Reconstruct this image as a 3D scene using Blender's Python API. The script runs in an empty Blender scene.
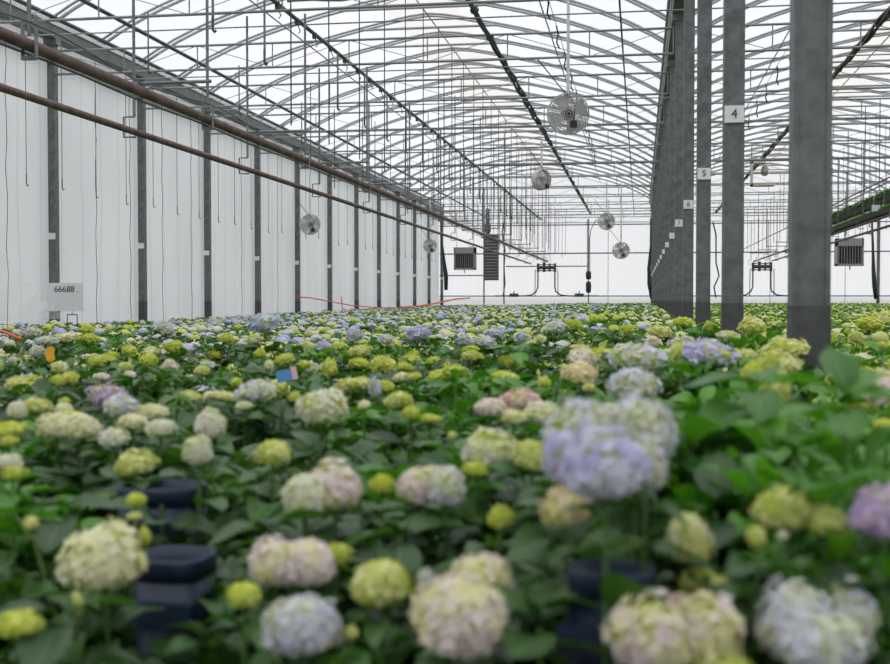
import bpy, math, random
import numpy as np
from mathutils import Vector, Matrix
R = math.radians
sc = bpy.context.scene
COL = sc.collection
CAMZ = 0.95
F = 1170.0
YAW = R(9.46); PITCH = math.atan(32 / F)
XL, XR, XR2, XR3 = -10.1, 0.60, 11.3, 22.0     # post rows
YEND, YBACK = 58.9, -6.8
POSTY = [4.28 + 3.65 * k for k in range(-2, 16)]; POSTY[2] += .10
GZ = 4.5 + CAMZ                                 # gutter height

fwd = Vector((-math.sin(YAW) * math.cos(PITCH), math.cos(YAW) * math.cos(PITCH), -math.sin(PITCH)))
right = Vector((math.cos(YAW), math.sin(YAW), 0))
up = right.cross(fwd)
CAM = Vector((0, 0, CAMZ))

def ray(px, py): return fwd + right * ((px - 445) / F) + up * ((332 - py) / F)
def at(px, py, D):
    d = ray(px, py); return CAM + d * (D / d.y)
def at_h(px, py, h):
    d = ray(px, py); return CAM + d * (h / -d.z)
def depth(p): return (Vector(p) - CAM).dot(fwd)

# ------------------------------------------------------------ materials
def newmat(name):
    m = bpy.data.materials.new(name); m.use_nodes = True
    nt = m.node_tree; nt.nodes.clear()
    return m, nt, nt.nodes.new('ShaderNodeOutputMaterial')
def nd(nt, t, **kw):
    n = nt.nodes.new(t)
    for k, v in kw.items():
        if k.startswith('i_'): n.inputs[k[2:].replace('_', ' ')].default_value = v
        else: setattr(n, k, v)
    return n
def mixc(nt, fac, a, b):
    n = nt.nodes.new('ShaderNodeMix'); n.data_type = 'RGBA'
    for s, v in ((0, fac), (6, a), (7, b)):
        if hasattr(v, 'is_output') or isinstance(v, bpy.types.NodeSocket): nt.links.new(v, n.inputs[s])
        else: n.inputs[s].default_value = v if s == 0 else (*v, 1)
    return n.outputs[2]
def plain(name, col, rough=.5, metal=0.0, noise=0.0, nscale=8, col2=None, spec=.5, bump=0):
    m, nt, out = newmat(name)
    p = nd(nt, 'ShaderNodeBsdfPrincipled'); p.inputs['Roughness'].default_value = rough; p.inputs['Metallic'].default_value = metal
    p.inputs['Specular IOR Level'].default_value = spec
    if noise:
        tc = nd(nt, 'ShaderNodeTexCoord'); n = nd(nt, 'ShaderNodeTexNoise'); n.inputs['Scale'].default_value = nscale
        n.inputs['Detail'].default_value = 5; n.inputs['Roughness'].default_value = .65
        nt.links.new(tc.outputs['Object'], n.inputs['Vector'])
        cr = nd(nt, 'ShaderNodeValToRGB'); cr.color_ramp.elements[0].position = .35; cr.color_ramp.elements[1].position = .7
        nt.links.new(n.outputs['Fac'], cr.inputs[0])
        cr.color_ramp.elements[0].color = (*col, 1); cr.color_ramp.elements[1].color = (*(col2 or tuple(c * (1 + noise) for c in col)), 1)
        nt.links.new(cr.outputs[0], p.inputs['Base Color'])
        if bump:
            b = nd(nt, 'ShaderNodeBump'); b.inputs['Strength'].default_value = bump; nt.links.new(n.outputs['Fac'], b.inputs['Height']); nt.links.new(b.outputs[0], p.inputs['Normal'])
    else: p.inputs['Base Color'].default_value = (*col, 1)
    nt.links.new(p.outputs[0], out.inputs[0]); return m
def film(name, col, transp, trans=.6, seams=None, tint=(1, 1, 1)):
    """plastic film: part clear, part milky"""
    m, nt, out = newmat(name)
    tl = nd(nt, 'ShaderNodeBsdfTranslucent'); df = nd(nt, 'ShaderNodeBsdfDiffuse'); tp = nd(nt, 'ShaderNodeBsdfTransparent')
    tc = nd(nt, 'ShaderNodeTexCoord'); n = nd(nt, 'ShaderNodeTexNoise'); n.inputs['Scale'].default_value = .6; n.inputs['Detail'].default_value = 4
    mp = nd(nt, 'ShaderNodeMapping'); mp.inputs['Scale'].default_value = (1, 1, .35)
    nt.links.new(tc.outputs['Object'], mp.inputs[0]); nt.links.new(mp.outputs[0], n.inputs['Vector'])
    c = mixc(nt, n.outputs['Fac'], tuple(v * .88 for v in col), tuple(min(1, v * 1.08) for v in col))
    if seams:
        w = nd(nt, 'ShaderNodeTexWave'); w.wave_type = 'BANDS'; w.bands_direction = seams[0]; w.inputs['Scale'].default_value = seams[1]
        w.inputs['Distortion'].default_value = 1.2; w.inputs['Detail'].default_value = 1
        nt.links.new(tc.outputs['Object'], w.inputs['Vector'])
        cr = nd(nt, 'ShaderNodeValToRGB'); cr.color_ramp.elements[0].position = 0; cr.color_ramp.elements[1].position = seams[2]
        cr.color_ramp.elements[0].color = (seams[3],) * 3 + (1,); cr.color_ramp.elements[1].color = (1, 1, 1, 1)
        nt.links.new(w.outputs['Fac'], cr.inputs[0])
        mu = nt.nodes.new('ShaderNodeMix'); mu.data_type = 'RGBA'; mu.blend_type = 'MULTIPLY'; mu.inputs[0].default_value = 1
        nt.links.new(c, mu.inputs[6]); nt.links.new(cr.outputs[0], mu.inputs[7]); c = mu.outputs[2]
    nt.links.new(c, tl.inputs[0]); nt.links.new(c, df.inputs[0]); tp.inputs[0].default_value = (*tint, 1)
    a = nd(nt, 'ShaderNodeMixShader'); a.inputs[0].default_value = trans
    nt.links.new(df.outputs[0], a.inputs[1]); nt.links.new(tl.outputs[0], a.inputs[2])
    b = nd(nt, 'ShaderNodeMixShader'); b.inputs[0].default_value = transp
    nt.links.new(a.outputs[0], b.inputs[1]); nt.links.new(tp.outputs[0], b.inputs[2])
    nt.links.new(b.outputs[0], out.inputs[0]); return m

def leafmat(name, dark, light, veins=True):
    m, nt, out = newmat(name)
    p = nd(nt, 'ShaderNodeBsdfPrincipled'); p.inputs['Roughness'].default_value = .42; p.inputs['Specular IOR Level'].default_value = .45
    at_ = nd(nt, 'ShaderNodeAttribute', attribute_name='rnd')
    oi = nd(nt, 'ShaderNodeObjectInfo')
    ad = nd(nt, 'ShaderNodeMath', operation='MULTIPLY_ADD'); nt.links.new(oi.outputs['Random'], ad.inputs[0]); ad.inputs[1].default_value = .35
    nt.links.new(at_.outputs['Fac'], ad.inputs[2])
    c = mixc(nt, ad.outputs[0], dark, light)
    c_node = c.node; c_node.clamp_factor = True
    if veins:
        uv = nd(nt, 'ShaderNodeUVMap', uv_map='UVMap'); sp = nd(nt, 'ShaderNodeSeparateXYZ'); nt.links.new(uv.outputs[0], sp.inputs[0])
        ab = nd(nt, 'ShaderNodeMath', operation='SUBTRACT'); nt.links.new(sp.outputs[0], ab.inputs[0]); ab.inputs[1].default_value = .5
        a2 = nd(nt, 'ShaderNodeMath', operation='ABSOLUTE'); nt.links.new(ab.outputs[0], a2.inputs[0])
        m1 = nd(nt, 'ShaderNodeMath', operation='MULTIPLY_ADD'); nt.links.new(a2.outputs[0], m1.inputs[0]); m1.inputs[1].default_value = -.55; nt.links.new(sp.outputs[1], m1.inputs[2])
        m2 = nd(nt, 'ShaderNodeMath', operation='MULTIPLY'); nt.links.new(m1.outputs[0], m2.inputs[0]); m2.inputs[1].default_value = 8
        m3 = nd(nt, 'ShaderNodeMath', operation='PINGPONG'); nt.links.new(m2.outputs[0], m3.inputs[0]); m3.inputs[1].default_value = .5
        g1 = nd(nt, 'ShaderNodeMath', operation='LESS_THAN'); nt.links.new(m3.outputs[0], g1.inputs[0]); g1.inputs[1].default_value = .05
        g2 = nd(nt, 'ShaderNodeMath', operation='LESS_THAN'); nt.links.new(a2.outputs[0], g2.inputs[0]); g2.inputs[1].default_value = .02
        g = nd(nt, 'ShaderNodeMath', operation='MAXIMUM'); nt.links.new(g1.outputs[0], g.inputs[0]); nt.links.new(g2.outputs[0], g.inputs[1])
        g3 = nd(nt, 'ShaderNodeMath', operation='MULTIPLY'); nt.links.new(g.outputs[0], g3.inputs[0]); g3.inputs[1].default_value = .35
        c = mixc(nt, g3.outputs[0], (0, 0, 0), (.25, .40, .16)) if False else mixc(nt, g3.outputs[0], c, (.22, .38, .14))
        bm = nd(nt, 'ShaderNodeBump'); bm.inputs['Strength'].default_value = .35; bm.inputs['Distance'].default_value = .002
        nt.links.new(m3.outputs[0], bm.inputs['Height']); nt.links.new(bm.outputs[0], p.inputs['Normal'])
    nt.links.new(c, p.inputs['Base Color'])
    tl = nd(nt, 'ShaderNodeBsdfTranslucent')
    mu = nt.nodes.new('ShaderNodeMix'); mu.data_type = 'RGBA'; mu.blend_type = 'MULTIPLY'; mu.inputs[0].default_value = 1
    nt.links.new(c, mu.inputs[6]); mu.inputs[7].default_value = (1.6, 2.0, .5, 1); nt.links.new(mu.outputs[2], tl.inputs[0])
    a = nd(nt, 'ShaderNodeMixShader'); a.inputs[0].default_value = .26
    nt.links.new(p.outputs[0], a.inputs[1]); nt.links.new(tl.outputs[0], a.inputs[2]); nt.links.new(a.outputs[0], out.inputs[0])
    return m

def headmat(name, a, b, c3):
    """petals: a = main colour, b = second tone, c3 = colour of the young florets in patches"""
    m, nt, out = newmat(name)
    at_ = nd(nt, 'ShaderNodeAttribute', attribute_name='rnd')
    tc = nd(nt, 'ShaderNodeTexCoord'); n = nd(nt, 'ShaderNodeTexNoise'); n.inputs['Scale'].default_value = 1.6; n.inputs['Detail'].default_value = 2
    oi = nd(nt, 'ShaderNodeObjectInfo'); va = nd(nt, 'ShaderNodeVectorMath', operation='ADD')
    nt.links.new(tc.outputs['Object'], va.inputs[0]); nt.links.new(oi.outputs['Location'], va.inputs[1]); nt.links.new(va.outputs[0], n.inputs['Vector'])
    c = mixc(nt, at_.outputs['Fac'], a, b)
    cr = nd(nt, 'ShaderNodeValToRGB'); cr.color_ramp.elements[0].position = .48; cr.color_ramp.elements[1].position = .62
    nt.links.new(n.outputs['Fac'], cr.inputs[0])
    c = mixc(nt, cr.outputs[0], c, c3)
    p = nd(nt, 'ShaderNodeBsdfDiffuse'); nt.links.new(c, p.inputs[0])
    tl = nd(nt, 'ShaderNodeBsdfTranslucent'); nt.links.new(c, tl.inputs[0])
    s = nd(nt, 'ShaderNodeMixShader'); s.inputs[0].default_value = .35
    nt.links.new(p.outputs[0], s.inputs[1]); nt.links.new(tl.outputs[0], s.inputs[2]); nt.links.new(s.outputs[0], out.inputs[0])
    return m
def attrmat(name):
    m, nt, out = newmat(name)
    at_ = nd(nt, 'ShaderNodeAttribute', attribute_name='tint')
    p = nd(nt, 'ShaderNodeBsdfDiffuse'); nt.links.new(at_.outputs['Color'], p.inputs[0])
    tl = nd(nt, 'ShaderNodeBsdfTranslucent'); nt.links.new(at_.outputs['Color'], tl.inputs[0])
    s = nd(nt, 'ShaderNodeMixShader'); s.inputs[0].default_value = .3
    nt.links.new(p.outputs[0], s.inputs[1]); nt.links.new(tl.outputs[0], s.inputs[2]); nt.links.new(s.outputs[0], out.inputs[0])
    return m

M = {}
M['galv'] = plain('galvanised_steel', (.145, .155, .155), .5, .35, 1, 14, (.24, .25, .25))
M['galv_post'] = plain('galvanised_post', (.10, .112, .108), .55, .25, 1, 11, (.19, .202, .20), bump=.05)
M['footing'] = plain('dark_footing', (.055, .057, .06), .75, 0, 1, 20, (.085, .088, .09))
M['rib'] = plain('grey_rib', (.36, .37, .38), .5, .1)
M['rib_dark'] = plain('dark_rib', (.13, .135, .14), .5, .3)
M['batten'] = plain('pale_batten', (.62, .64, .66), .5, .0)
M['chord'] = plain('truss_steel', (.23, .24, .24), .5, .2)
M['gutter'] = plain('gutter_steel', (.12, .14, .135), .6, .2, 1, 5, (.17, .19, .185))
M['white'] = plain('slit_light_white', (.82, .82, .82), .5)  # white standing in for light showing through the gutter slit
M['card'] = plain('sign_white', (.78, .78, .79), .6)
M['ink'] = plain('black_ink', (.03, .03, .03), .6)
M['brown'] = plain('rusty_brown_pipe', (.085, .062, .052), .6, .1, 1, 7, (.19, .125, .105))
M['black'] = plain('black_rubber', (.02, .02, .022), .6)
M['cable'] = plain('dark_cable', (.045, .055, .055), .6)
M['darkmetal'] = plain('dark_metal', (.07, .075, .075), .5, .3)
M['grill'] = plain('heater_grey', (.28, .28, .28), .5, .2)
M['navy'] = plain('navy_plastic', (.008, .019, .048), .5)
M['pot'] = plain('black_pot', (.03, .028, .026), .6)
M['soil'] = plain('dark_ground', (.02, .018, .014), .95, 0, 1, 20, (.04, .035, .028))
M['red'] = plain('red_tape', (.75, .06, .05), .5)
M['orange'] = plain('orange_card', (.85, .42, .02), .6)
M['bluetag'] = plain('blue_tag', (.12, .3, .65), .4)
M['pinktag'] = plain('pink_tag', (.8, .5, .5), .4)
M['stem'] = plain('stem_green', (.16, .24, .05), .6)
M['fan_white'] = plain('fan_pale', (.60, .59, .57), .5)
M['fan_beige'] = plain('fan_beige', (.55, .5, .47), .5)
M['curtain'] = plain('grey_curtain', (.40, .40, .40), .9)
M['film_roof'] = film('roof_film', (.93, .94, .97), .62, .75, tint=(.96, .965, 1))
M['film_ridge'] = film('ridge_film', (.88, .83, .79), .5, .7, tint=(.93, .895, .865))
M['film_wall'] = film('wall_film', (.86, .87, .87), .10, .62, seams=('Y', .42, .02, .88), tint=(.95, .96, .96))
M['film_end'] = film('end_film', (.97, .97, .985), .55, .85, seams=('X', 1.4, .03, .9))
M['sheet'] = film('clear_sheet', (.85, .87, .86), .72, .4)
LEAF = leafmat('hydrangea_leaf', (.008, .032, .011), (.058, .15, .028))
LEAF_Y = leafmat('bright_leaf', (.016, .075, .010), (.105, .29, .022))
LEAF_LO = leafmat('far_leaf', (.009, .038, .011), (.085, .21, .03), False)
TYPES = {
 'lime':  ((.46, .56, .05), (.76, .79, .24), (.58, .66, .09)),
 'limec': ((.60, .64, .17), (.86, .85, .48), (.56, .64, .13)),
 'cream': ((.80, .79, .48), (.86, .83, .66), (.70, .72, .28)),
 'white': ((.74, .75, .55), (.82, .81, .76), (.70, .73, .36)),
 'pinkc': ((.82, .69, .68), (.86, .78, .78), (.80, .77, .46)),
 'pink':  ((.80, .50, .54), (.86, .70, .68), (.84, .74, .52)),
 'peach': ((.84, .66, .52), (.86, .78, .52), (.80, .74, .32)),
 'lavw':  ((.55, .57, .66), (.75, .75, .80), (.68, .70, .56)),
 'lav':   ((.46, .44, .74), (.66, .65, .86), (.72, .72, .82)),
 'blue':  ((.36, .42, .74), (.55, .60, .84), (.68, .72, .80)),
 'viol':  ((.52, .36, .62), (.70, .56, .74), (.64, .52, .76)),
}
HM = {k: headmat('petals_' + k, *v) for k, v in TYPES.items()}
HEADCORE = plain('flower_core', (.26, .32, .10), .8)

# ------------------------------------------------------------ mesh builder
class MB:
    def __init__(s): s.v = []; s.f = []
    def add(s, vs, fs):
        o = len(s.v); s.v += [tuple(v) for v in vs]; s.f += [tuple(i + o for i in f) for f in fs]
    def box(s, a, b, rot=None, c=None):
        (x0, y0, z0), (x1, y1, z1) = a, b
        vs = [Vector(p) for p in ((x0,y0,z0),(x1,y0,z0),(x1,y1,z0),(x0,y1,z0),(x0,y0,z1),(x1,y0,z1),(x1,y1,z1),(x0,y1,z1))]
        if rot is not None: vs = [rot @ (v - Vector(c)) + Vector(c) for v in vs]
        s.add(vs, ((0,3,2,1),(4,5,6,7),(0,1,5,4),(1,2,6,5),(2,3,7,6),(3,0,4,7)))
    def tube(s, pts, r, n=8, caps=True, closed=False):
        pts = [Vector(p) for p in pts]; N = len(pts); rings = []
        rr = r if isinstance(r, (list, tuple)) else [r] * N
        prev = None
        for i, p in enumerate(pts):
            if closed: t = pts[(i + 1) % N] - pts[i - 1]
            else: t = (pts[min(i + 1, N - 1)] - pts[max(i - 1, 0)])
            t.normalize()
            if prev is None:
                a = t.cross(Vector((0, 0, 1)));
                if a.length < .1: a = t.cross(Vector((1, 0, 0)))
            else: a = prev - t * prev.dot(t)
            a.normalize(); prev = a; b = t.cross(a)
            rings.append([p + (a * math.cos(2*math.pi*k/n) + b * math.sin(2*math.pi*k/n)) * rr[i] for k in range(n)])
        vs = [q for rg in rings for q in rg]; fs = []
        for i in range(N if closed else N - 1):
            j = (i + 1) % N
            for k in range(n): fs.append((i*n+k, i*n+(k+1)%n, j*n+(k+1)%n, j*n+k))
        if caps and not closed: fs.append(tuple(range(n))[::-1]); fs.append(tuple((N-1)*n+k for k in range(n)))
        s.add(vs, fs)
    def lathe(s, prof, n=24, mat=Matrix.Identity(4)):
        vs = []; fs = []
        for (r, z) in prof:
            for k in range(n): vs.append(mat @ Vector((r*math.cos(2*math.pi*k/n), r*math.sin(2*math.pi*k/n), z)))
        for i in range(len(prof)-1):
            for k in range(n): fs.append((i*n+k, i*n+(k+1)%n, (i+1)*n+(k+1)%n, (i+1)*n+k))
        s.add(vs, fs)
    def build(s, name, mat, parent=None, smooth=False, loc=None):
        me = bpy.data.meshes.new(name); me.from_pydata(s.v, [], s.f); me.materials.append(mat)
        if smooth: me.polygons.foreach_set('use_smooth', [True] * len(me.polygons))
        o = bpy.data.objects.new(name, me); COL.objects.link(o)
        if parent: o.parent = parent
        if loc is not None: o.location = loc
        return o
def tag(o, label=None, cat=None, group=None, kind=None):
    if label: o['label'] = label
    if cat: o['category'] = cat
    if group: o['group'] = group
    if kind: o['kind'] = kind
    return o
def empty(name, loc=(0, 0, 0), label=None, cat=None, group=None, kind=None):
    o = bpy.data.objects.new(name, None); COL.objects.link(o); o.location = loc; o.empty_display_size = .1
    return tag(o, label, cat, group, kind)
def copy_tree(o, loc=None):
    c = o.copy(); COL.objects.link(c)
    if loc is not None: c.location = loc
    for ch in KIDS.get(o.name, []):
        d = ch.copy(); COL.objects.link(d); d.parent = c
    return c
KIDS = {}
def text(s, size, mat, parent, loc, rotz=0, ext=.001, name='lettering'):
    cu = bpy.data.curves.new(name, 'FONT'); cu.body = s; cu.size = size; cu.extrude = ext; cu.align_x = 'CENTER'; cu.align_y = 'CENTER'
    cu.materials.append(mat)
    o = bpy.data.objects.new(name, cu); COL.objects.link(o); o.parent = parent; o.location = loc
    o.rotation_euler = (R(90), 0, rotz)
    me = bpy.data.meshes.new_from_object(o); me.materials.clear(); me.materials.append(mat)
    o2 = bpy.data.objects.new(name, me); COL.objects.link(o2); o2.parent = parent; o2.location = loc; o2.rotation_euler = (R(90), 0, rotz)
    bpy.data.objects.remove(o); return o2
ORD = ['first','second','third','fourth','fifth','sixth','seventh','eighth','ninth','tenth','eleventh','twelfth','thirteenth','fourteenth','fifteenth','sixteenth','seventeenth','eighteenth','nineteenth','twentieth']

# ------------------------------------------------------------ shell
b = MB(); b.box((XL - .3, YBACK, -.1), (XR3 + .3, YEND + .3, 0)); tag(b.build('floor', M['soil']), kind='structure')
BAYS = [(XL, XR), (XR, XR2), (XR2, XR3)]
def arch_z(u): u = min(1, abs(u)); return GZ + .22 + .6 * (1 - u ** 4) + 1.15 * (1 - (math.sqrt(u*u + .004) - .063))
def arch_pts(x0, x1, y, n=28, dz=0, lo=-1, hi=1):
    c, h = (x0 + x1) / 2, (x1 - x0) / 2
    return [(c + h * u, y, arch_z(u) + dz) for u in (lo + (hi - lo) * i / n for i in range(n + 1))]
def strip(name, segs, mat):
    b = MB()
    for pts0, pts1 in segs:
        n = len(pts0); b.add(list(pts0) + list(pts1), [(i, i + 1, n + i + 1, n + i) for i in range(n - 1)])
    return b.build(name, mat, smooth=True)
cl = empty('ceiling', kind='structure')
RW = .155
for x0, x1 in BAYS:
    for lo, hi, m in ((-1, -RW, 'film_roof'), (-RW, RW, 'film_ridge'), (RW, 1, 'film_roof')):
        o = strip('ridge_film' if m == 'film_ridge' else 'roof_film', [(arch_pts(x0, x1, YBACK, 16, .05, lo, hi), arch_pts(x0, x1, YEND, 16, .05, lo, hi))], M[m]); o.parent = cl
b = MB(); b.box((XL - .06, YBACK, 0), (XL - .03, YEND, GZ + .1)); tag(b.build('wall_left', M['film_wall']), kind='structure')
b = MB(); b.box((XR3 + .03, YBACK, 0), (XR3 + .06, YEND, GZ + .1)); tag(b.build('wall_right', M['film_wall']), kind='structure')
def endwall(name, y, mat):
    b = MB()
    for x0, x1 in BAYS:
        top = arch_pts(x0, x1, y, 24, .05); n = len(top)
        b.add([(p[0], y, 0) for p in top] + top, [(i, i + 1, n + i + 1, n + i) for i in range(n - 1)])
    return tag(b.build(name, mat), kind='structure')
endwall('wall_back', YEND + .12, M['film_end']); endwall('wall_front', YBACK, M['film_wall'])

# end wall rails
def Zp(y): return (300 - y) / 20.1 + CAMZ
er = []
def rail(p0, p1, r, nm='trim_1', lab=None):
    b = MB(); b.tube((p0, p1), r, 6); o = tag(b.build(nm, M['darkmetal' if r < .04 else 'galv']), kind='structure'); return o
i = 1
for (ya, xa, xb, r) in ((253, XL, XR3, .035), (224.5, XL, XR3, .03), (296, XL, XR3, .03), (275, XL, -7.7, .03), (266, -6.7, -2.6, .03)):
    rail((xa, YEND, Zp(ya)), (xb, YEND, Zp(ya)), r, 'trim_%d' % i); i += 1
for px in (484, 504):
    p = at(px, 290, YEND - .1); rail((p.x, p.y, 0), (p.x, p.y, Zp(186)), .04, 'trim_%d' % i); i += 1
for px in (608, 700, 797, 845, 770):
    p = at(px, 290, YEND - .02); rail((p.x, p.y, 0), (p.x, p.y, Zp(200)), .014, 'trim_%d' % i); i += 1

# posts
PW = .060
def make_post(x, y, label, plate=None, num=None, side=0):
    t = empty('steel_post', (x, y, 0), label, 'post', kind='structure')
    b = MB(); b.box((-PW, -.06, .93), (PW, .06, GZ - .02)); b.box((-PW - .006, -.065, .93), (-PW + .012, .065, GZ - .02)); b.box((PW - .012, -.065, .93), (PW + .006, .065, GZ - .02))
    b.build('shaft', M['galv_post'], t)
    b = MB(); b.box((-PW - .008, -.068, 0), (PW + .008, .068, .93)); b.build('footing', M['footing'], t)
    b = MB(); b.box((-.12, -.09, GZ - .12), (.12, .09, GZ - .02)); b.build('cap_bracket', M['galv'], t)
    if plate:
        zp = CAMZ + plate
        b = MB(); b.box((-.062, -.078, zp - .055), (.062, -.066, zp + .055)); pl = b.build('number_plate', M['card'], t)
        if num: text(num, .085, M['ink'], pl, (.0, -.081, zp), name='number')
    return t
rn = 0
for k, y in enumerate(POSTY):
    if k < 2: make_post(XR, y, 'bare grey steel post standing behind the camera, number %s' % ORD[k]); continue
    n = k - 2
    if n == 0: lb = 'widest and closest grey steel post, dark footing hidden by lime hydrangea heads'
    elif n <= 4: lb = 'grey steel post carrying the white number plate %d' % (n + 3)
    else: lb = 'grey steel post in the overlapping central row, %s from the widest one' % ORD[n]
    make_post(XR, y, lb, 1.21 if n else None, str(n + 3) if 0 < n <= 4 else None)
for k, y in enumerate(POSTY):
    if k < 2: lb = 'grey post on the white side wall behind the camera, %s' % ORD[k]
    else: lb = 'grey steel post against the white side wall, %s from the camera end' % ORD[k - 2]
    if k == 6: lb = 'grey wall post beside the white 66688 sign'
    make_post(XL + .1, y, lb, 1.1)
for k, y in enumerate(POSTY):
    if k < 14: continue
    make_post(XR2, y, 'far grey post beyond the central row near the louvred heater, %s' % ORD[k - 14])
for k, y in enumerate(POSTY[:14]):
    if y > 0: make_post(XR2, y, 'grey post of the outer row outside the view, %s' % ORD[k])

# gutters
def gutter(x, lab, side):
    t = empty('gutter', (x, 0, 0), lab, 'gutter', kind='structure')
    b = MB(); b.box((-.10, YBACK, GZ - .02), (.10, YEND, GZ + .01)); b.box((-.12, YBACK, GZ - .02), (-.10, YEND, GZ + .19)); b.box((.10, YBACK, GZ - .02), (.12, YEND, GZ + .19)); b.build('channel', M['gutter'], t)
    for s in side:
        b = MB(); b.tube(((s * .15, YBACK, GZ + .30), (s * .15, YEND, GZ + .30)), .04, 6); b.build('edge_tube', M['darkmetal'], t)
        b = MB(); b.box((s * .12, YBACK, GZ + .19), (s * .145, YEND, GZ + .25)); b.build('light_slit', M['white'], t)  # bright line of the open slit, put in as a solid white bar
    return t
gutter(XL + .1, 'long grey steel gutter along the top of the white side wall', (1,))
gutter(XR, 'long grey gutter carried on the central row of posts', (-1, 1))
gutter(XR2, 'grey gutter above the far outer row of posts', (-1, 1))
b = MB(); b.box((XL + .02, YBACK, GZ - .42), (XL + .10, YEND, GZ - .34)); tag(b.build('wall_girt', M['galv']), 'steel girt under the wall gutter', 'girt', kind='structure')

# arches
def arch(x0, x1, y, lab, grp):
    t = empty('roof_arch', (0, y, 0), lab, 'arch', grp, 'structure')
    b = MB(); b.tube([(p[0], 0, p[2]) for p in arch_pts(x0, x1, 0, 26)], .025, 6); b.build('arch_tube', M['rib'], t, True)
    b = MB(); b.tube([(p[0], .16, p[2]) for p in arch_pts(x0, x1, 0, 26, -.01)], .036, 6); b.build('film_batten', M['batten'], t, True)
    c = (x0 + x1) / 2
    b = MB(); b.tube(((c - 1.6, 0, arch_z(.306) - .03), (c + 1.6, 0, arch_z(.306) - .03)), .03, 6); b.build('collar_tie', M['rib'], t)
    KIDS[t.name] = list(t.children); return t
for bi, (x0, x1) in enumerate(BAYS[:2]):
    first = None; y = POSTY[1]
    j = 0
    while y < YEND + .1:
        lab = ['grey curved roof arch over the bay beside the white side wall', 'grey curved roof arch over the bay beyond the central posts'][bi]
        grp = ['roof arches over the main bay', 'roof arches over the second bay'][bi]
        if first is None: first = arch(x0, x1, y, lab, grp)
        else: copy_tree(first, (0, y, 0))
        y += 1.825; j += 1
# purlins
for bi, (x0, x1) in enumerate(BAYS[:2]):
    c, h = (x0 + x1) / 2, (x1 - x0) / 2
    for u in (-.52, 0, .52):
        b = MB(); b.tube(((c + h*u, YBACK, arch_z(u) - .05), (c + h*u, YEND, arch_z(u) - .05)), .016, 6)
        tag(b.build('purlin', M['chord']), '%s purlin under the roof film of the %s bay' % ({-.52: 'lower west side', 0: 'ridge', .52: 'lower east side'}[u], ['main', 'second'][bi]), 'purlin', kind='structure')

# trusses
def truss(x0, x1, y, lab, grp):
    t = empty('roof_truss', (0, y, 0), lab, 'truss', grp, 'structure')
    zt, zb = CAMZ + 4.28, CAMZ + 3.88
    for z in (zt, zb):
        b = MB(); b.tube(((x0 + .1, 0, z), (x1 - .1, 0, z)), .021, 6); b.build('chord', M['chord'], t)
    b = MB(); n = 8; w = (x1 - x0 - .2) / n
    for i in range(n + 1):
        x = x0 + .1 + w * i; b.tube(((x, 0, zb), (x, 0, zt)), .011, 5)
        if i < n:
            a, c = (zb, zt) if i % 2 else (zt, zb); b.tube(((x, 0, a), (x + w, 0, c)), .006, 4)
    b.build('web', M['chord'], t); KIDS[t.name] = list(t.children); return t
for bi, (x0, x1) in enumerate(BAYS[:2]):
    first = None
    for k, y in enumerate(POSTY[1:]):
        lab = ['thin grey lattice truss spanning the main bay', 'thin grey lattice truss spanning the second bay'][bi]
        grp = ['lattice trusses of the main bay', 'lattice trusses of the second bay'][bi]
        if first is None: first = truss(x0, x1, y, lab, grp)
        else: copy_tree(first, (0, y, 0))
# shade wires midway between trusses
wb = None
for k, y in enumerate(POSTY[2:-1]):
    for f in (.5,):
        yy = y + 3.65 * f
        if wb is None:
            b = MB(); b.tube(((XL + .1, 0, CAMZ + 4.12), (XR2, 0, CAMZ + 4.12)), .012, 5); wb = b.build('shade_wire', M['chord'], loc=(0, yy, 0))
            tag(wb, 'thin crosswise steel wire strung between two trusses', 'wire', 'crosswise shade wires')
        else:
            c = wb.copy(); COL.objects.link(c); c.location = (0, yy, 0)
# long lines under the roof
def longline(x, z, r, lab, mat='darkmetal', beads=0, br=0, y0=-2, name='support_rail'):
    t = empty(name, (x, 0, 0), lab, 'cable' if beads > 1 else 'rail')
    b = MB(); rnd = random.Random(int(abs(x) * 100))
    if br:
        for q in range(4):
            pts = []; yy = y0
            while yy < YEND - .5:
                sag = .035 * math.sin((yy - POSTY[0]) / 1.825 * math.pi) ** 2
                pts.append((math.cos(q*1.6 + yy) * br, yy, z + math.sin(q*1.6 + yy*1.3) * br - sag)); yy += .45
            b.tube(pts, r, 5)
    else: b.tube(((0, y0, z), (0, YEND - .3, z)), r, 6)
    b.build('rail_tube' if not br else 'cable_bundle', M[mat], t)
    if beads:
        b = MB()
        if br: b.lathe([(.0, -.08), (.055, -.06), (.07, 0), (.055, .06), (0, .08)], 8, Matrix.Rotation(R(90), 4, 'X'))
        else: b.box((-.03, -.02, -.07), (.03, .02, .02)); b.tube(((.0, 0, -.05), (.05, 0, -.16), (.02, 0, -.2)), .008, 4)
        o = b.build('cable_tie' if br else 'roller_clip', M[mat], t, loc=(0, POSTY[2], z)); yy = POSTY[2]
        while yy < YEND - 2.5:
            yy += 1.825 if br else .9125
            c = o.copy(); COL.objects.link(c); c.parent = t; c.location = (0, yy, z)
    return t
longline(-2.42, CAMZ + 4.26, .022, 'thick black cable bundle with lumpy ties running under the main bay roof', 'cable', 2, .035, name='cable_bundle')
longline(3.6, CAMZ + 4.26, .022, 'thick black cable bundle running under the second bay roof', 'cable', 2, .035, name='cable_bundle')
longline(-4.85, CAMZ + 4.0, .03, 'dark straight rail with small clips along the middle of the main bay', 'darkmetal', 1)
longline(-7.45, CAMZ + 4.05, .03, 'dark straight rail between the side wall and the clipped middle rail', 'darkmetal', 0)
longline(-.3, CAMZ + 4.15, .014, 'thin dark cable running lengthwise just left of the central posts', 'cable', 0)
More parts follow.
